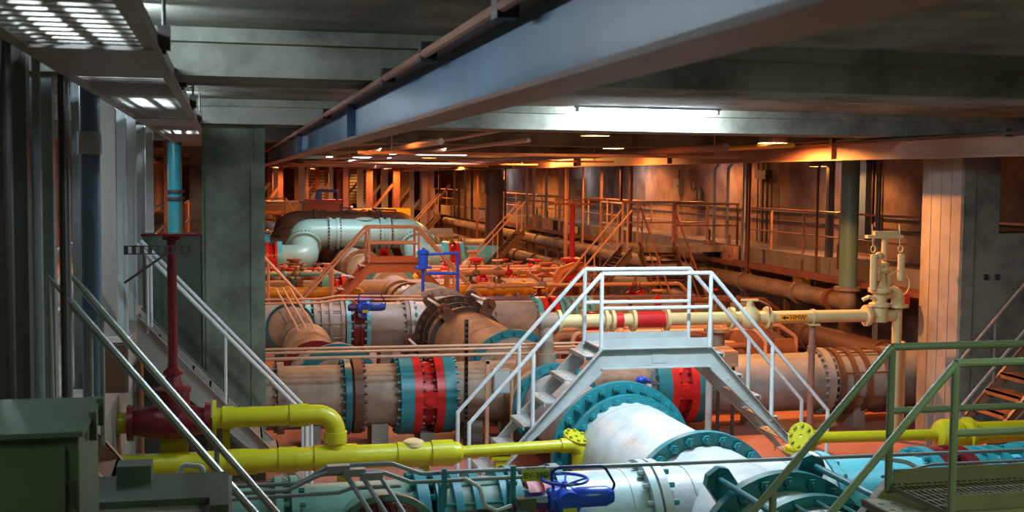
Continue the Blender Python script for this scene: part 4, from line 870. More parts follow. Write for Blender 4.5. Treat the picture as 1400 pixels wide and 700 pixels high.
part(t, 'barrel', MB().cyl((-0.93, 23, 2.2), (-0.93, 23, ZC), 0.13, n=20), 'teal')
for z in (3.55, 3.68, 4.6): part(t, 'coupling', MB().cyl((-0.93, 23, z), (-0.93, 23, z + 0.05), 0.17, n=20), 'dark_steel')
part(t, 'foot', MB().cyl((-0.93, 23, 0), (-0.93, 23, 2.2), 0.14, n=20), 'teal')
for k, (y, x) in enumerate(((5.95, -0.98), (6.7, -0.96), (7.6, -0.95), (8.05, -0.98))):
    solo('conduit_pipe', 'vertical conduit on the deck posts, %s from the frame edge' % ('first', 'second', 'third', 'fourth')[k], 'conduit', MB().cyl((x, y, 2.2), (x, y, ZC), 0.022, n=8), 'grey_steel' if k % 2 else 'dark_steel', 'vertical conduits on the posts')
for k, z in enumerate((2.75, 3.3)):
    solo('deck_rail', ('lower', 'upper')[k] + ' pipe rail running behind the deck posts', 'rail', MB().cyl((-1.5, 3, z), (-1.5, 40, z), 0.03, n=8), 'grey_steel')
t = thing('electrical_cabinet', 'green-lit steel cabinet in the lower left corner', 'cabinet', (-1.1, 5.3, 2.2))
part(t, 'body', MB().box(-1.7, -0.57, 4.93, 5.65, 2.2, 2.98), 'cab_green'); part(t, 'lid', MB().box(-1.74, -0.55, 4.9, 5.67, 2.98, 3.0), 'cab_green')
part(t, 'door', MB().box(-1.2, -0.62, 4.91, 4.93, 2.25, 2.94), 'cab_green'); part(t, 'hinge', MB().cyl((-0.585, 4.92, 2.3), (-0.585, 4.92, 2.4), 0.012, n=8), 'dark_steel'); part(t, 'hinge', MB().cyl((-0.585, 4.92, 2.7), (-0.585, 4.92, 2.8), 0.012, n=8), 'dark_steel')
part(t, 'lid_clip', MB().box(-0.56, -0.53, 5.2, 5.26, 2.9, 3.02), 'cab_green'); part(t, 'lid_clip', MB().box(-0.56, -0.53, 5.5, 5.56, 2.9, 3.02), 'cab_green')
t = thing('equipment_plinth', 'green-lit low steel plinth with stair bracket at the bottom edge', 'plinth', (-0.4, 7.0, 2.2))
part(t, 'body', MB().box(-0.98, 0.0, 6.72, 7.3, 2.2, 2.24), 'cab_green')
part(t, 'stair_bracket', MB().box(-0.62, -0.43, 7.1, 7.28, 2.24, 2.34), 'cab_green')
part(t, 'side_skirt', MB().box(-0.1, 0.0, 6.55, 6.72, 2.2, 2.24), 'cab_green'); part(t, 'side_skirt', MB().box(-0.98, -0.86, 6.5, 6.72, 2.2, 2.24), 'cab_green')
t = thing('junction_cabinet', 'pale junction cabinet on the deck posts behind the brown handrails', 'cabinet', (-0.95, 10.6, 2.2))
part(t, 'body', MB().box(-1.14, -0.8, 10.35, 10.75, 2.2, 2.62), 'concrete_warm'); part(t, 'cover', MB().box(-1.12, -0.82, 10.335, 10.35, 2.22, 2.6), 'girder_brown')
t = thing('small_fitting', 'small drain valve with bent arm on the pipes under the brown handrails', 'valve', (-0.35, 9.9, 1.36))
part(t, 'arm', MB().tube(fillet([(-0.5, 9.9, 1.4), (-0.35, 9.9, 1.68), (-0.2, 9.9, 1.66), (-0.2, 9.9, 1.36)], 0.04), 0.022, 8), 'stair_grey')
part(t, 'base', MB().cyl((-0.55, 9.9, 1.36), (-0.1, 9.9, 1.36), 0.035, n=10).cyl((-0.2, 9.9, 1.36), (-0.2, 9.9, 1.5), 0.05, n=10), 'stair_grey')

# ================================================================== RIGHT WALL AND WALKWAY
def railing(label, pts, z0, zr, step, mat, closed_ends=True, r=0.024):
    P = [V(p) for p in pts]; t = thing('walkway_railing', label, 'railing', (P[0].x, P[0].y, z0), 'walkway railings')
    part(t, 'top_rail', MB().tube([(p.x, p.y, zr) for p in P], r, 8), mat)
    part(t, 'mid_rail', MB().tube([(p.x, p.y, (z0 + zr) / 2) for p in P], r * 0.8, 8), mat)
    for a, b in zip(P[:-1], P[1:]):
        n = max(1, int((b - a).length / step))
        for k in range(n + 1):
            q = a + (b - a) * k / n
            part(t, 'post', MB().box(q.x - 0.025, q.x + 0.025, q.y - 0.025, q.y + 0.025, z0, zr), mat)
    return t
railing('brown steel railing along the wall walkway nearest the lit pillar', [(13.15, 17.3, 0), (13.15, 29.4, 0)], 2.2, 3.3, 1.6, 'rail_orange')
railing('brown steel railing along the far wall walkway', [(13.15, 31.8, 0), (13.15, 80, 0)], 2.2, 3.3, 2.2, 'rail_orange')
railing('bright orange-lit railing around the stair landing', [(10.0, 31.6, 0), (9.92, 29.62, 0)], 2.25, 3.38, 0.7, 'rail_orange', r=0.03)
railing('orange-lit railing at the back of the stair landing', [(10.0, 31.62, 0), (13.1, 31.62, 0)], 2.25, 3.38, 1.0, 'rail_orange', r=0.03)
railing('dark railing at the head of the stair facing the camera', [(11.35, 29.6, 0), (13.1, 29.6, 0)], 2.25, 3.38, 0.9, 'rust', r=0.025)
railing('pale railing far along the raised deck beyond the pillar', [(-1.1, 33, 0), (-1.1, 43, 0)], 2.2, 3.25, 2, 'rail_orange')
HANG = [(22.2, 12.9, 0.05, 'grey_steel'), (24.9, 12.95, 0.03, 'rust'), (26.1, 13.9, 0.16, 'grey_steel'), (27.6, 12.5, 0.08, 'rust'), (28.7, 12.9, 0.09, 'stair_grey'), (29.8, 12.9, 0.04, 'galv'), (30.7, 12.9, 0.04, 'galv'),
        (37.7, 12.9, 0.10, 'rust'), (38.7, 12.9, 0.08, 'brown'), (40.9, 12.9, 0.06, 'rail_orange'), (41.5, 12.4, 0.05, 'rail_orange'), (43.0, 12.2, 0.13, 'rail_orange'), (46.4, 12.9, 0.08, 'rail_orange'), (48.4, 12.9, 0.05, 'stair_grey'), (50.6, 12.9, 0.08, 'rail_orange'),
        (51.8, 12.9, 0.08, 'rail_orange'), (56.1, 12.9, 0.10, 'brown'), (58.3, 12.0, 0.1, 'rust'), (60.0, 12.9, 0.1, 'rail_orange'), (64.1, 12.9, 0.12, 'brown'), (66.0, 12.9, 0.12, 'rust'), (67.9, 12.9, 0.1, 'brown'), (69.3, 12.9, 0.1, 'rail_orange'), (72, 12.5, 0.14, 'rust')]
ordw = ['first', 'second', 'third', 'fourth', 'fifth', 'sixth', 'seventh', 'eighth', 'ninth', 'tenth', 'eleventh', 'twelfth', 'thirteenth', 'fourteenth', 'fifteenth', 'sixteenth', 'seventeenth', 'eighteenth', 'nineteenth', 'twentieth', 'twenty-first', 'twenty-second', 'twenty-third', 'twenty-fourth']
for k, (y, x, wd, mt) in enumerate(HANG):
    m = MB()
    z0 = 0.0 if x < 13 else 2.2
    if wd < 0.045:
        m.tube(fillet([(x, y, z0), (x, y, 4.3), (x + 0.25, y, 4.6), (XR - 0.1, y, 4.65)], 0.2), wd, 10)
    else:
        m.box(x - wd / 2, x + wd / 2, y - 0.012, y + 0.012, z0, ZC).box(x - wd / 2, x - wd / 2 + 0.014, y - 0.06, y + 0.06, z0, ZC).box(x + wd / 2 - 0.014, x + wd / 2, y - 0.06, y + 0.06, z0, ZC)
    solo('upright_post', 'upright %s by the wall walkway, %s from the lit pillar' % ('conduit' if wd < 0.045 else 'steel post', ordw[k]), 'post', m, mt, 'uprights by the wall walkway')
t = thing('vertical_pipe', 'teal vertical pipe with elbow near the wall walkway', 'pipe', (12.15, 22, 0))
part(t, 'barrel', MB().cyl((12.15, 22, 1.85), (12.15, 22, ZC), 0.18, n=24), 'teal_warm_lit')
part(t, 'elbow', MB().tube(fillet([(12.15, 22, 1.85), (12.15, 22, 1.5), (12.5, 22.4, 1.5), (12.5, 23.4, 1.5)], 0.3, 8), 0.18, 24), 'tan_pipe')
part(t, 'flange', MB().ring((12.15, 22, 1.85), ZA, 0.1, 0.27, 0.07, 24), 'tan_pipe'); part(t, 'flange', MB().ring((12.5, 23.2, 1.5), YA, 0.1, 0.26, 0.07, 24), 'rust')
part(t, 'support_leg', MB().box(12.4, 12.6, 22.6, 22.8, 0, 1.35), 'brown')
LONG = [(12.5, 1.5, 0.2, 'tan_pipe', 23.4, 70, 'thick tan pipe running along under the wall walkway'), (11.95, 0.75, 0.26, 'brown', 18.8, 70, 'dark brown pipe low under the wall walkway'), (11.35, 0.32, 0.2, 'rust', 20, 60, 'rusty pipe close to the floor under the wall walkway'), (12.75, 0.5, 0.1, 'brown', 18.8, 70, 'slim dark pipe against the wall under the walkway')]
for x, z, r, mt, ya, yb, lb in LONG:
    t = thing('long_pipe', lb, 'pipe', (x, ya, 0), 'pipes under the wall walkway')
    part(t, 'barrel', MB().cyl((x, ya, z), (x, yb, z), r, n=18), mt)
    y = ya + 1.4
    while y < min(yb, 52):
        part(t, 'coupling', MB().ring((x, y, z), YA, r * 0.8, r + 0.05, 0.1, 18), mt); y += 2.9
    for yy in (ya + 2, ya + 9, ya + 16, ya + 30): part(t, 'support_leg', MB().box(x - 0.06, x + 0.06, yy - 0.06, yy + 0.06, 0, z - r * 0.8), 'brown')
tray('brown cable ladder under the edge of the wall walkway', 12.52, 12.8, 18, 60, 1.86, step=0.3, mat='rust')
BOX = [(30.9, 12.86, 0.42, 0.62, 1.74, 'girder_brown', 'tall pinkish electrical box on the walkway fascia left of the wider box'), (29.5, 12.85, 0.75, 0.5, 1.78, 'rail_orange', 'wide pinkish electrical box on the walkway fascia beside the tall one'), (25.3, 12.8, 0.5, 0.66, 1.25, 'amber', 'amber box below the walkway right of the crossover'), (23.6, 12.95, 0.4, 0.55, 2.1, 'brown', 'brown box on the walkway edge above the amber box'),
       (51.2, 12.6, 1.6, 0.6, 1.2, 'amber', 'far amber box hanging under the wall walkway'), (47.5, 12.7, 1.0, 0.55, 1.85, 'rail_orange', 'row of pale boxes on the far walkway fascia, wider one'), (49.2, 12.7, 0.7, 0.62, 1.85, 'rail_orange', 'pale ribbed box on the far walkway fascia, taller one'), (44.5, 12.8, 1.4, 0.45, 1.75, 'cream', 'cream panel box on the far fascia behind the stair rails'),
       (38.6, 14.92, 0.5, 0.55, 3.5, 'box_grey', 'grey box high on the wall beyond the stairs'), (50.5, 14.92, 1.2, 0.5, 3.5, 'dark_steel', 'dark box high on the wall beyond the round column')]
for y, x, ly, lz, z, mt, lb in BOX:
    t = thing('electrical_box', lb, 'electrical box', (x, y, z), 'electrical boxes along the walkway')
    part(t, 'case', MB().box(x - 0.12 + 0.04, x + 0.1, y - ly / 2, y + ly / 2, z, z + lz), mt)
    part(t, 'door', MB().box(x - 0.1, x - 0.08, y - ly / 2 + 0.02, y + ly / 2 - 0.02, z + 0.02, z + lz - 0.02), mt)
    part(t, 'conduit_stub', MB().cyl((x, y, z + lz), (x, y, z + lz + 0.3), 0.03, n=8), 'rust'); part(t, 'conduit_stub', MB().cyl((x, y - ly * 0.3, z - 0.2), (x, y - ly * 0.3, z), 0.025, n=8), 'rust')
    part(t, 'latch', MB().box(x - 0.115, x - 0.1, y - ly * 0.35, y - ly * 0.28, z + lz * 0.45, z + lz * 0.58), 'dark_steel')
t = thing('fire_extinguisher', 'black fire extinguisher with looped hose on the wall above the walkway', 'extinguisher', (14.85, 36.6, 3.1))
part(t, 'bottle', MB().lathe((14.85, 36.6, 3.12), ZA, [(0, 0.1), (0.03, 0.14), (0.5, 0.14), (0.6, 0.08), (0.68, 0.05)], 18), 'dark_steel')
part(t, 'bracket', MB().box(14.7, 15.0, 36.35, 36.85, 3.05, 3.16).box(14.72, 15.0, 36.4, 36.8, 3.3, 3.36), 'dark_steel')
part(t, 'hose', MB().tube([(14.82, 37.05 + 0.22 * math.cos(g * PI / 9), 3.85 + 0.2 * math.sin(g * PI / 9)) for g in range(18)], 0.02, 8, True).cyl((14.85, 36.6, 3.75), (14.83, 36.9, 3.72), 0.02, n=8), 'dark_steel')
t = thing('cable_duct', 'tall grey metal cable duct on the wall behind the uprights', 'duct', (14.9, 26.4, 2.2))
part(t, 'duct', MB().box(14.82, 15.0, 26.1, 26.7, 2.6, 4.5), 'girder_blue'); part(t, 'side_conduit', MB().cyl((14.9, 25.9, 2.3), (14.9, 25.9, ZC), 0.04, n=8).cyl((14.9, 25.7, 2.3), (14.9, 25.7, ZC), 0.03, n=8), 'dark_steel')
part(t, 'top_box', MB().box(14.75, 15.0, 26.0, 27.4, 4.45, 4.7), 'dark_steel')
t = thing('cable_riser', 'dark ladder-like cable riser with switch box on the wall', 'cable riser', (14.9, 31.9, 2.2))
part(t, 'rails', MB().cyl((14.93, 31.7, 2.25), (14.93, 31.7, ZC), 0.03, n=8).cyl((14.93, 32.0, 2.25), (14.93, 32.0, ZC), 0.03, n=8).cyl((14.93, 32.35, 2.25), (14.93, 32.35, ZC), 0.02, n=8), 'dark_steel')
part(t, 'switch_box', MB().box(14.8, 15.0, 31.6, 32.3, 4.05, 4.3), 'dark_steel')
for k, z in enumerate((2.9, 3.15)):
    solo('surface_conduit', ('lower', 'upper')[k] + ' horizontal conduit fixed along the wall behind the railing', 'conduit', MB().cyl((14.95, 17.2, z), (14.95, 70, z), 0.025, n=8), 'dark_steel')

# ================================================================== MID GALLERY: amber pipes, blue posts, red valve, purple pipe
AY = 29.9
t = thing('amber_pipe', 'amber yellow pipe run in front of the orange crossover near the pillar', 'pipe', (2.2, AY, 0), 'amber pipes')
part(t, 'barrel', MB().cyl((0.9, AY, 1.17), (3.1, AY, 1.15), 0.12, n=20), 'amber')
for x in (1.45, 2.1, 2.75): part(t, 'coupling', MB().ring((x, AY, 1.16), XA, 0.08, 0.16, 0.1, 20), 'amber')
part(t, 'drop_leg', MB().cyl((1.55, AY, 0), (1.55, AY, 1.16), 0.11, n=18).cyl((1.55, AY, 0.8), (1.55, AY, 0.95), 0.17, n=18), 'amber')
part(t, 'end_leg', MB().tube(fillet([(3.0, AY, 1.15), (3.22, AY, 1.15), (3.22, AY, 0.0)], 0.15), 0.11, 18), 'amber'); part(t, 'leg_flange', MB().ring((3.22, AY, 0.85), ZA, 0.08, 0.19, 0.08, 20), 'amber')
t = thing('amber_pipe', 'long amber yellow pipe run right of the blue posts', 'pipe', (7, AY, 0), 'amber pipes')
part(t, 'barrel', MB().cyl((5.4, AY, 1.16), (8.1, AY, 1.18), 0.13, n=20), 'amber')
for x in (5.6, 6.5, 7.4): part(t, 'coupling', MB().ring((x, AY, 1.16), XA, 0.08, 0.18, 0.12, 20), 'amber')
part(t, 'elbow', MB().tube(fillet([(8.0, AY, 1.18), (8.3, AY, 1.2), (8.35, AY + 0.1, 1.55), (8.75, AY + 0.1, 1.7), (9.0, AY + 0.1, 1.7)], 0.2), 0.15, 18), 'orange')
part(t, 'drop_leg', MB().cyl((5.42, AY, 0), (5.42, AY, 1.2), 0.12, n=18).cyl((7.0, AY, 0), (7.0, AY, 1.1), 0.1, n=16), 'amber')
t = thing('stem_valve', 'red-orange stem valve on tall post with cross handle below the stair landing', 'valve', (8.98, 31, 0))
part(t, 'body', MB().lathe((8.98, 31, 1.3), ZA, [(0, 0.3), (0.3, 0.3), (0.35, 0.2), (0.5, 0.16), (0.5, 0.3), (0.58, 0.3), (0.62, 0.1)], 24), 'red')
part(t, 'stem', MB().cyl((8.98, 31, 1.9), (8.98, 31, 3.35), 0.07, n=14), 'red')
part(t, 'pedestal', MB().cyl((8.98, 31, 0), (8.98, 31, 1.3), 0.2, n=18), 'rust')
part(t, 'cross_handle', MB().box(8.3, 9.6, 30.95, 31.05, 3.3, 3.36).box(8.5, 9.9, 30.95, 31.05, 3.42, 3.46), 'orange')
for k, (x, y, zt) in enumerate(((4.22, 26.4, 2.45), (5.0, 26.4, 2.35))):
    t = thing('blue_standpipe', ('blue standpipe with fat blue valve head on the white main pipe', 'slim blue standpipe joined by the blue crossbar')[k], 'pipe', (x, y, 0), 'blue standpipes')
    part(t, 'pipe', MB().cyl((x, y, 1.25 if k == 0 else 0.0), (x, y, zt), 0.036, n=14), 'blue')
    if k == 0: part(t, 'valve_head', MB().lathe((x, y, 1.95), ZA, [(0, 0.05), (0.04, 0.11), (0.34, 0.11), (0.37, 0.135), (0.42, 0.135), (0.47, 0.06)], 18).box(x - 0.19, x + 0.19, y - 0.04, y + 0.04, 1.98, 2.04), 'blue')
    else: part(t, 'crossbar', MB().cyl((4.3, y, 1.88), (5.0, y, 1.87), 0.036, n=12), 'blue'); part(t, 'crossbar', MB().tube([(4.3, y, 2.3), (5.0, y, 2.33)], 0.032, 10), 'blue')
t = thing('purple_pipe', 'slim mauve pipe with red valve crossing behind the grey pipe row', 'pipe', (7, 27.3, 0))
part(t, 'barrel', MB().tube(fillet([(5.5, 27.3, 0), (5.5, 27.3, 1.19), (11, 27.3, 1.17)], 0.2), 0.07, 14), 'purple_pipe')
for x in (6.6, 6.95, 7.3): part(t, 'flange', MB().ring((x, 27.3, 1.19), XA, 0.05, 0.15, 0.05, 18), 'purple_pipe')
part(t, 'valve_body', MB().ellip((7.12, 27.3, 1.2), 0.14, 0.12, 0.13, 14, 8).cyl((7.12, 27.3, 1.2), (7.12, 27.3, 1.45), 0.05, n=10).cyl((7.12, 27.3, 1.43), (7.12, 27.3, 1.46), 0.16, n=16), 'dark_red')
part(t, 'support_leg', MB().box(8.4, 8.5, 27.25, 27.35, 0, 1.1).box(10.4, 10.5, 27.25, 27.35, 0, 1.1), 'rust')
actuator('blue motor actuator behind the white crossover platform on the wall side', (8.55, 24.3, 0.72), 0.2)
solo('actuator_stand', 'dark stand carrying the blue actuator on the wall side', 'stand', MB().box(8.4, 8.6, 24.2, 24.4, 0, 0.52).box(8.3, 8.75, 24.1, 24.5, 0, 0.03), 'dark_steel')
# domed branches in front of the mid row near the pillar
t = thing('domed_branch', 'tan domed pipe end with dark red rim below the mid row near the pillar', 'pipe', (1.55, 21.4, 0), 'domed pipe ends')
part(t, 'dome', MB().lathe((1.55, 21.6, 0.42), -YA, [(0, 0.52), (0.25, 0.5), (0.42, 0.36), (0.5, 0.02)], 32), 'tan_pipe'); part(t, 'rim', MB().ring((1.55, 21.62, 0.42), YA, 0.4, 0.66, 0.08, 36), 'dark_red')
part(t, 'pipe_tail', MB().cyl((1.55, 21.6, 0.42), (1.55, 24.3, 0.6), 0.48, n=28), 'tan_pipe')
t = thing('ring_branch', 'teal ringed pipe end just behind the tan pipe by the pillar', 'pipe', (1.75, 20.2, 0), 'domed pipe ends')
part(t, 'pipe', MB().lathe((1.75, 19.6, 0.62), YA, [(0, 0.45), (1.4, 0.45)], 32), 'tan_pipe'); part(t, 'ring', MB().ring((1.75, 19.75, 0.62), YA, 0.4, 0.66, 0.1, 36), 'teal_dark')
part(t, 'bolts', MB().bolts((1.75, 19.7, 0.62), -YA, 0.58, 20, 0.03, 0.05), 'teal_dark', kind='stuff'); saddle(t, 1.75, 20.2, 0.25, 0.5, 0.3)
for k in range(3):
    solo('conduit_drop', 'diagonal orange-lit conduit over the mid row dome near the pillar, %s' % ('left one', 'middle one', 'right one')[k], 'conduit', MB().tube([(0.95 + 0.14 * k, 24.6, 1.75), (1.0 + 0.14 * k, 24.4, 1.65), (1.3 + 0.16 * k, 23.8, 1.1), (1.5 + 0.16 * k, 23.4, 0.6)], 0.022, 8), 'rail_orange', 'diagonal conduits over the mid row dome')
for k, (z, yy) in enumerate(((1.52, 24.6), (1.45, 24.5))):
    solo('conduit_pipe', ('upper', 'lower')[k] + ' pale conduit crossing the mid gallery row', 'conduit', MB().tube(fillet([(0.4, yy, z), (1.8, yy, z), (2.2, yy, z + 0.06), (3.9 + k, yy, z + 0.03)], 0.2), 0.022, 8), 'rail_orange', 'mid row conduits')
t = thing('handwheel_valve', 'small white handwheel in the shade below the main pipe at the mid row', 'valve', (3.6, 22.2, 0.3))
part(t, 'wheel', MB().tube([(3.3 + 0.16 * math.cos(g * PI / 10), 21.5 + 0.03 * math.sin(g * PI / 10), 0.42 + 0.09 * math.sin(g * PI / 10)) for g in range(20)], 0.016, 6, True), 'rail_white')
part(t, 'spoke', MB().cyl((3.15, 21.5, 0.42), (3.45, 21.5, 0.42), 0.01, n=6).cyl((3.3, 21.5, 0.34), (3.3, 21.5, 0.5), 0.01, n=6), 'rail_white'); part(t, 'stem', MB().cyl((3.3, 21.5, 0.42), (3.5, 22.2, 0.3), 0.03, n=8).cyl((3.5, 22.2, 0.0), (3.5, 22.2, 0.35), 0.05, n=8), 'dark_steel')
t = thing('pump_casing', 'rough tan pump casing with round opening under the grey pipe', 'pump', (2.05, 23.0, 0))
part(t, 'casing', MB().ellip((2.05, 23.0, 0.5), 0.34, 0.3, 0.36, 18, 10).box(1.8, 2.3, 22.8, 23.2, 0, 0.3), 'tan_pipe'); part(t, 'opening', MB().cyl((2.0, 22.68, 0.62), (2.0, 22.8, 0.6), 0.12, n=18), 'dark_steel')
# small-bore clutter between the rows: runs with valves, each its own thing
RUNS = [(20.6, 5.6, 9.6, 0.95, 0.06, 'rust', 'rusty'), (21.4, 6.2, 10.6, 0.62, 0.08, 'brown', 'dark brown'), (22.3, 6.0, 11.2, 1.1, 0.045, 'rail_orange', 'pale orange'), (23.2, 6.4, 11.4, 0.85, 0.1, 'tan_pipe', 'tan'),
        (28.2, 5.6, 11.2, 1.42, 0.05, 'rail_orange', 'pinkish'), (31.2, 5.6, 8.2, 1.5, 0.05, 'rail_orange', 'light orange'), (31.8, 5.5, 8.6, 1.1, 0.09, 'amber', 'golden'), (34.6, 5.6, 11.0, 1.3, 0.07, 'rail_orange', 'peach'), (36.0, 5.5, 11.4, 1.05, 0.11, 'amber', 'ochre'), (37.2, 5.6, 11.2, 0.85, 0.09, 'rust', 'reddish brown'),
        (35.2, 0.5, 3.6, 1.2, 0.06, 'rail_orange', 'salmon'), (36.6, 0.6, 3.6, 0.95, 0.08, 'rust', 'russet'), (38.4, 0.8, 3.5, 1.0, 0.05, 'rail_white', 'whitish'), (51.5, 0.8, 3.6, 1.9, 0.09, 'rail_white', 'pale white'),
        (19.9, 5.8, 9.4, 1.35, 0.035, 'rail_orange', 'thin coral'), (23.9, 7.6, 11.6, 1.45, 0.05, 'rust', 'thin rusty'), (30.4, 9.9, 12.0, 0.9, 0.08, 'tan_pipe', 'beige'), (34.0, 5.4, 9.8, 1.05, 0.06, 'red', 'thin red'), (38.0, 5.4, 10.8, 1.15, 0.05, 'rail_orange', 'bright orange'),
        (38.8, 6.0, 11.8, 0.95, 0.08, 'amber', 'mustard'), (36.9, 0.9, 3.5, 1.2, 0.035, 'rail_orange', 'thin salmon'), (34.2, 0.7, 3.6, 1.25, 0.05, 'aqua', 'aqua'),  (53.0, 0.5, 3.8, 2.0, 0.12, 'amber', 'deep amber')]
for k, (y, xa, xb, z, r, mt, cw) in enumerate(RUNS):
    t = thing('small_pipe', '%s small-bore pipe run with valves, %s' % (cw, 'on the wall side of the main pipe' if xa > 4 else 'on the deck side of the main pipe'), 'pipe', ((xa + xb) / 2, y, 0), 'small-bore pipe runs')
    dx = random.uniform(0.2, 0.5)
    part(t, 'barrel', MB().tube(fillet([(xa, y, 0), (xa, y, z), (xb - dx, y, z), (xb, y, z - 0.25), (xb, y, 0)], 0.15), r, 10), mt)
    n = random.randint(2, 4)
    for j in range(n):
        x = xa + 0.4 + (xb - xa - 1.0) * (j + random.uniform(0.1, 0.8)) / n
        part(t, 'valve_body', MB().ellip((x, y, z), r * 2.4, r * 2, r * 2, 12, 8).cyl((x, y, z), (x, y, z + min(r * 4.5, 0.28)), r * 0.5, n=8), random.choice([mt, 'rust', 'red', 'tan_pipe']))
        part(t, 'hand_wheel', MB().tube([(x + min(r * 2.2, 0.14) * math.cos(g * PI / 7), y + min(r * 2.2, 0.14) * math.sin(g * PI / 7), z + min(r * 4.5, 0.28)) for g in range(14)], r * 0.3 + 0.006, 6, True), random.choice(['red', 'rust', 'rail_orange']))
    for j in range(3):
        x = xa + (xb - xa) * (j + 0.5) / 3.3
        part(t, 'flange', MB().ring((x, y, z), XA, r * 0.8, r * 1.9, 0.05, 14), mt)
    part(t, 'support_leg', MB().box((xa + xb) / 2 - 0.03, (xa + xb) / 2 + 0.03, y - 0.03, y + 0.03, 0, z), 'rust')
PUMPS = [(6.9, 22.0, 'dark_red', 'dark red'), (8.2, 19.3, 'tan_pipe', 'tan'), (10.0, 21.8, 'rust', 'rusty'), (6.4, 35.3, 'pink_red', 'pink'), (7.7, 37.4, 'red', 'bright red'), (9.4, 35.3, 'orange', 'orange'), (2.0, 37.6, 'rust', 'russet'), (8.4, 41.5, 'rail_orange', 'peach'), (10.6, 24.6, 'brown', 'dark brown'), (10.3, 33.6, 'tan_pipe', 'sandy'), (1.6, 52.0, 'red', 'scarlet')]
for x, y, mt, cw in PUMPS:
    t = thing('pump', '%s round pump casing with flanged neck on a plinth' % cw, 'pump', (x, y, 0), 'pumps between the pipe rows')
    part(t, 'plinth', MB().box(x - 0.4, x + 0.4, y - 0.3, y + 0.3, 0, 0.35), 'concrete_warm')
    part(t, 'casing', MB().lathe((x, y - 0.22, 0.75), YA, [(0, 0.2), (0.05, 0.4), (0.15, 0.46), (0.3, 0.46), (0.4, 0.4), (0.45, 0.2)], 24), mt)
    part(t, 'neck', MB().cyl((x, y, 1.05), (x, y, 1.45), 0.14, n=16).ring((x, y, 1.43), ZA, 0.1, 0.22, 0.06, 18), mt)
    part(t, 'motor', MB().cyl((x + 0.15, y, 0.7), (x + 0.85, y, 0.7), 0.2, n=18).box(x + 0.5, x + 0.75, y - 0.15, y + 0.15, 0.35, 0.6), 'rust')
    part(t, 'face_plate', MB().cyl((x, y - 0.3, 0.75), (x, y - 0.22, 0.75), 0.16, n=16), mt)

# ================================================================== FAR END
t = thing('red_machine', 'bright red machine box with blue pipe frame on top, far down the gallery', 'machine', (4.0, 55.5, 0))
part(t, 'body', MB().box(3.4, 5.0, 55.6, 56.8, 1.6, 2.75).box(3.3, 5.1, 55.5, 56.9, 2.75, 2.85), 'orange'); part(t, 'top_cover', MB().box(3.5, 5.2, 55.5, 56.6, 2.85, 2.95), 'red')
part(t, 'pipe_frame', MB().tube(fillet([(4.0, 55.6, 2.9), (4.0, 55.6, 3.35), (4.9, 55.6, 3.35), (4.9, 55.6, 2.9)], 0.08), 0.07, 10).box(3.95, 4.2, 55.4, 55.6, 2.95, 3.3), 'blue')
part(t, 'legs', MB().box(3.4, 3.6, 55.6, 55.8, 0, 1.6).box(4.8, 5.0, 55.6, 55.8, 0, 1.6).box(3.4, 3.6, 56.6, 56.8, 0, 1.6).box(4.8, 5.0, 56.6, 56.8, 0, 1.6), 'rust')
t = thing('blue_gantry', 'thin blue pipe gantry with red valves behind the U pipe', 'pipe', (5.6, 50.4, 0))
part(t, 'frame', MB().tube([(4.6, 50.4, 0), (4.6, 50.4, 2.7), (6.0, 50.4, 2.7), (6.0, 50.4, 0)], 0.05, 8), 'navy'); part(t, 'black_pipe', MB().tube([(5.9, 50.5, 2.65), (6.9, 50.5, 2.62), (6.9, 50.5, 0)], 0.05, 8), 'dark_steel')
part(t, 'valve_body', MB().ellip((5.0, 50.4, 2.45), 0.2, 0.15, 0.25, 12, 8).ellip((5.55, 50.4, 2.42), 0.2, 0.15, 0.25, 12, 8), 'red')
spool('orange-lit horizontal tank pipe behind the U pipe towards the wall', (5.7, 58, 2.15), (8.6, 58, 2.15), 0.36, 'amber', [(0.1, 0.45, 0.1, 'amber', 0, 1)], name='tank_pipe', saddles=(0.5, 2.4))
spool('amber tank pipe end left of the far crossover', (0.4, 60, 2.3), (3.4, 60, 2.3), 0.5, 'tan_pipe', (), name='tank_pipe', saddles=(0.8, 2.4))
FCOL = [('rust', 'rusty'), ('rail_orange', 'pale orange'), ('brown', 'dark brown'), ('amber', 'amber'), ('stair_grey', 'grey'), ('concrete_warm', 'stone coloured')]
side_words = ['nearest the deck', 'second from the deck', 'third from the deck', 'left of the middle', 'in the middle', 'right of the middle', 'third from the wall', 'second from the wall']
i = 0
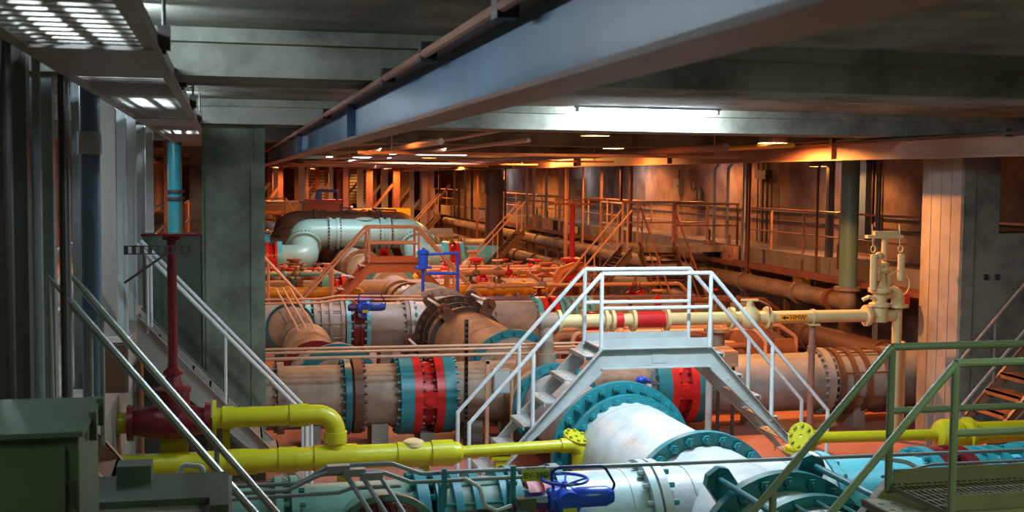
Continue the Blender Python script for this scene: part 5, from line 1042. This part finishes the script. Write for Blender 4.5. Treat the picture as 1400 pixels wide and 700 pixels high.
for rowi, (yy, rw) in enumerate(((66, 'first'), (71, 'second'), (77, 'third'), (84, 'last'))):
    for j in range(8):
        x = -0.2 + j * 1.55 + random.uniform(-0.3, 0.3); wd = random.uniform(0.12, 0.38); mt, cw = FCOL[(i * 5 + j) % 6]; i += 1
        m = MB().box(x - wd / 2, x + wd / 2, yy - 0.1, yy + 0.1, 0, ZC).box(x - wd / 2 - 0.05, x + wd / 2 + 0.05, yy - 0.15, yy + 0.15, 0, 0.06)
        if j % 2: m.bar((x + wd / 2, yy, 2.2), (x + wd / 2 + 1.1, yy, 3.6), 0.1, 0.14)
        solo('far_post', '%s steel upright in the %s far row, %s' % (cw, rw, side_words[j]), 'post', m, mt, 'far uprights before the end wall')
for k, x in enumerate((0.6, 6.2, 9.2)):
    t = thing('louvre_panel', 'pale louvred panel on the end wall, %s' % ('nearest the deck', 'middle one', 'nearest the wall walkway')[k], 'vent', (x, 86, 2.2), 'louvred panels at the far end')
    part(t, 'frame', MB().box(x - 0.9, x + 0.9, 86, 86.1, 0.0, 0.1).box(x - 0.95, x - 0.85, 86, 86.1, 0, 4.4).box(x + 0.85, x + 0.95, 86, 86.1, 0, 4.4), 'stair_grey')
    sl = MB().box(-0.85, 0.85, 0, 0.08, 0, 0.14).mesh('slat', 'rail_white')
    for q in range(11): link('slat', sl, t, (0, 0, -0.1 + q * 0.22))
# overhead conduits and hangers in the orange part of the gallery
for k, (x, z, r, mt, lb) in enumerate(((3.0, 4.52, 0.05, 'rail_orange', 'orange-lit overhead pipe nearest the blue-grey girder'), (4.3, 4.56, 0.035, 'rail_orange', 'thin overhead conduit second from the blue-grey girder'), (7.4, 4.5, 0.06, 'rust', 'dark overhead pipe in the middle of the ceiling'), (8.5, 4.55, 0.04, 'amber', 'amber overhead conduit beside the brown girder'), (11.2, 4.5, 0.06, 'rust', 'overhead pipe between brown girder and wall'))):
    solo('overhead_pipe', lb, 'pipe', MB().cyl((x, 17.2, z), (x, 86, z), r, n=10), mt, 'overhead pipes')
for k, y in enumerate((21.0, 28.5, 36.0, 43.2, 50.8)):
    solo('overhead_strut', 'cross strut under the ceiling pipes, %s from the white crossover' % ordw[k], 'strut', MB().box(2.2, 9.3, y - 0.03, y + 0.03, 4.4, 4.45).cyl((2.8, y, 4.45), (2.8, y, ZC), 0.012, n=6).cyl((8.8, y, 4.45), (8.8, y, ZC), 0.012, n=6), 'rail_orange', 'ceiling struts')
solo('overhead_pipe', 'slanting orange conduit with black end under the ceiling beam', 'conduit', MB().tube([(4.0, 17.4, 4.72), (4.0, 21.5, 4.7), (2.0, 30, 4.7)], 0.03, 8), 'rail_orange')
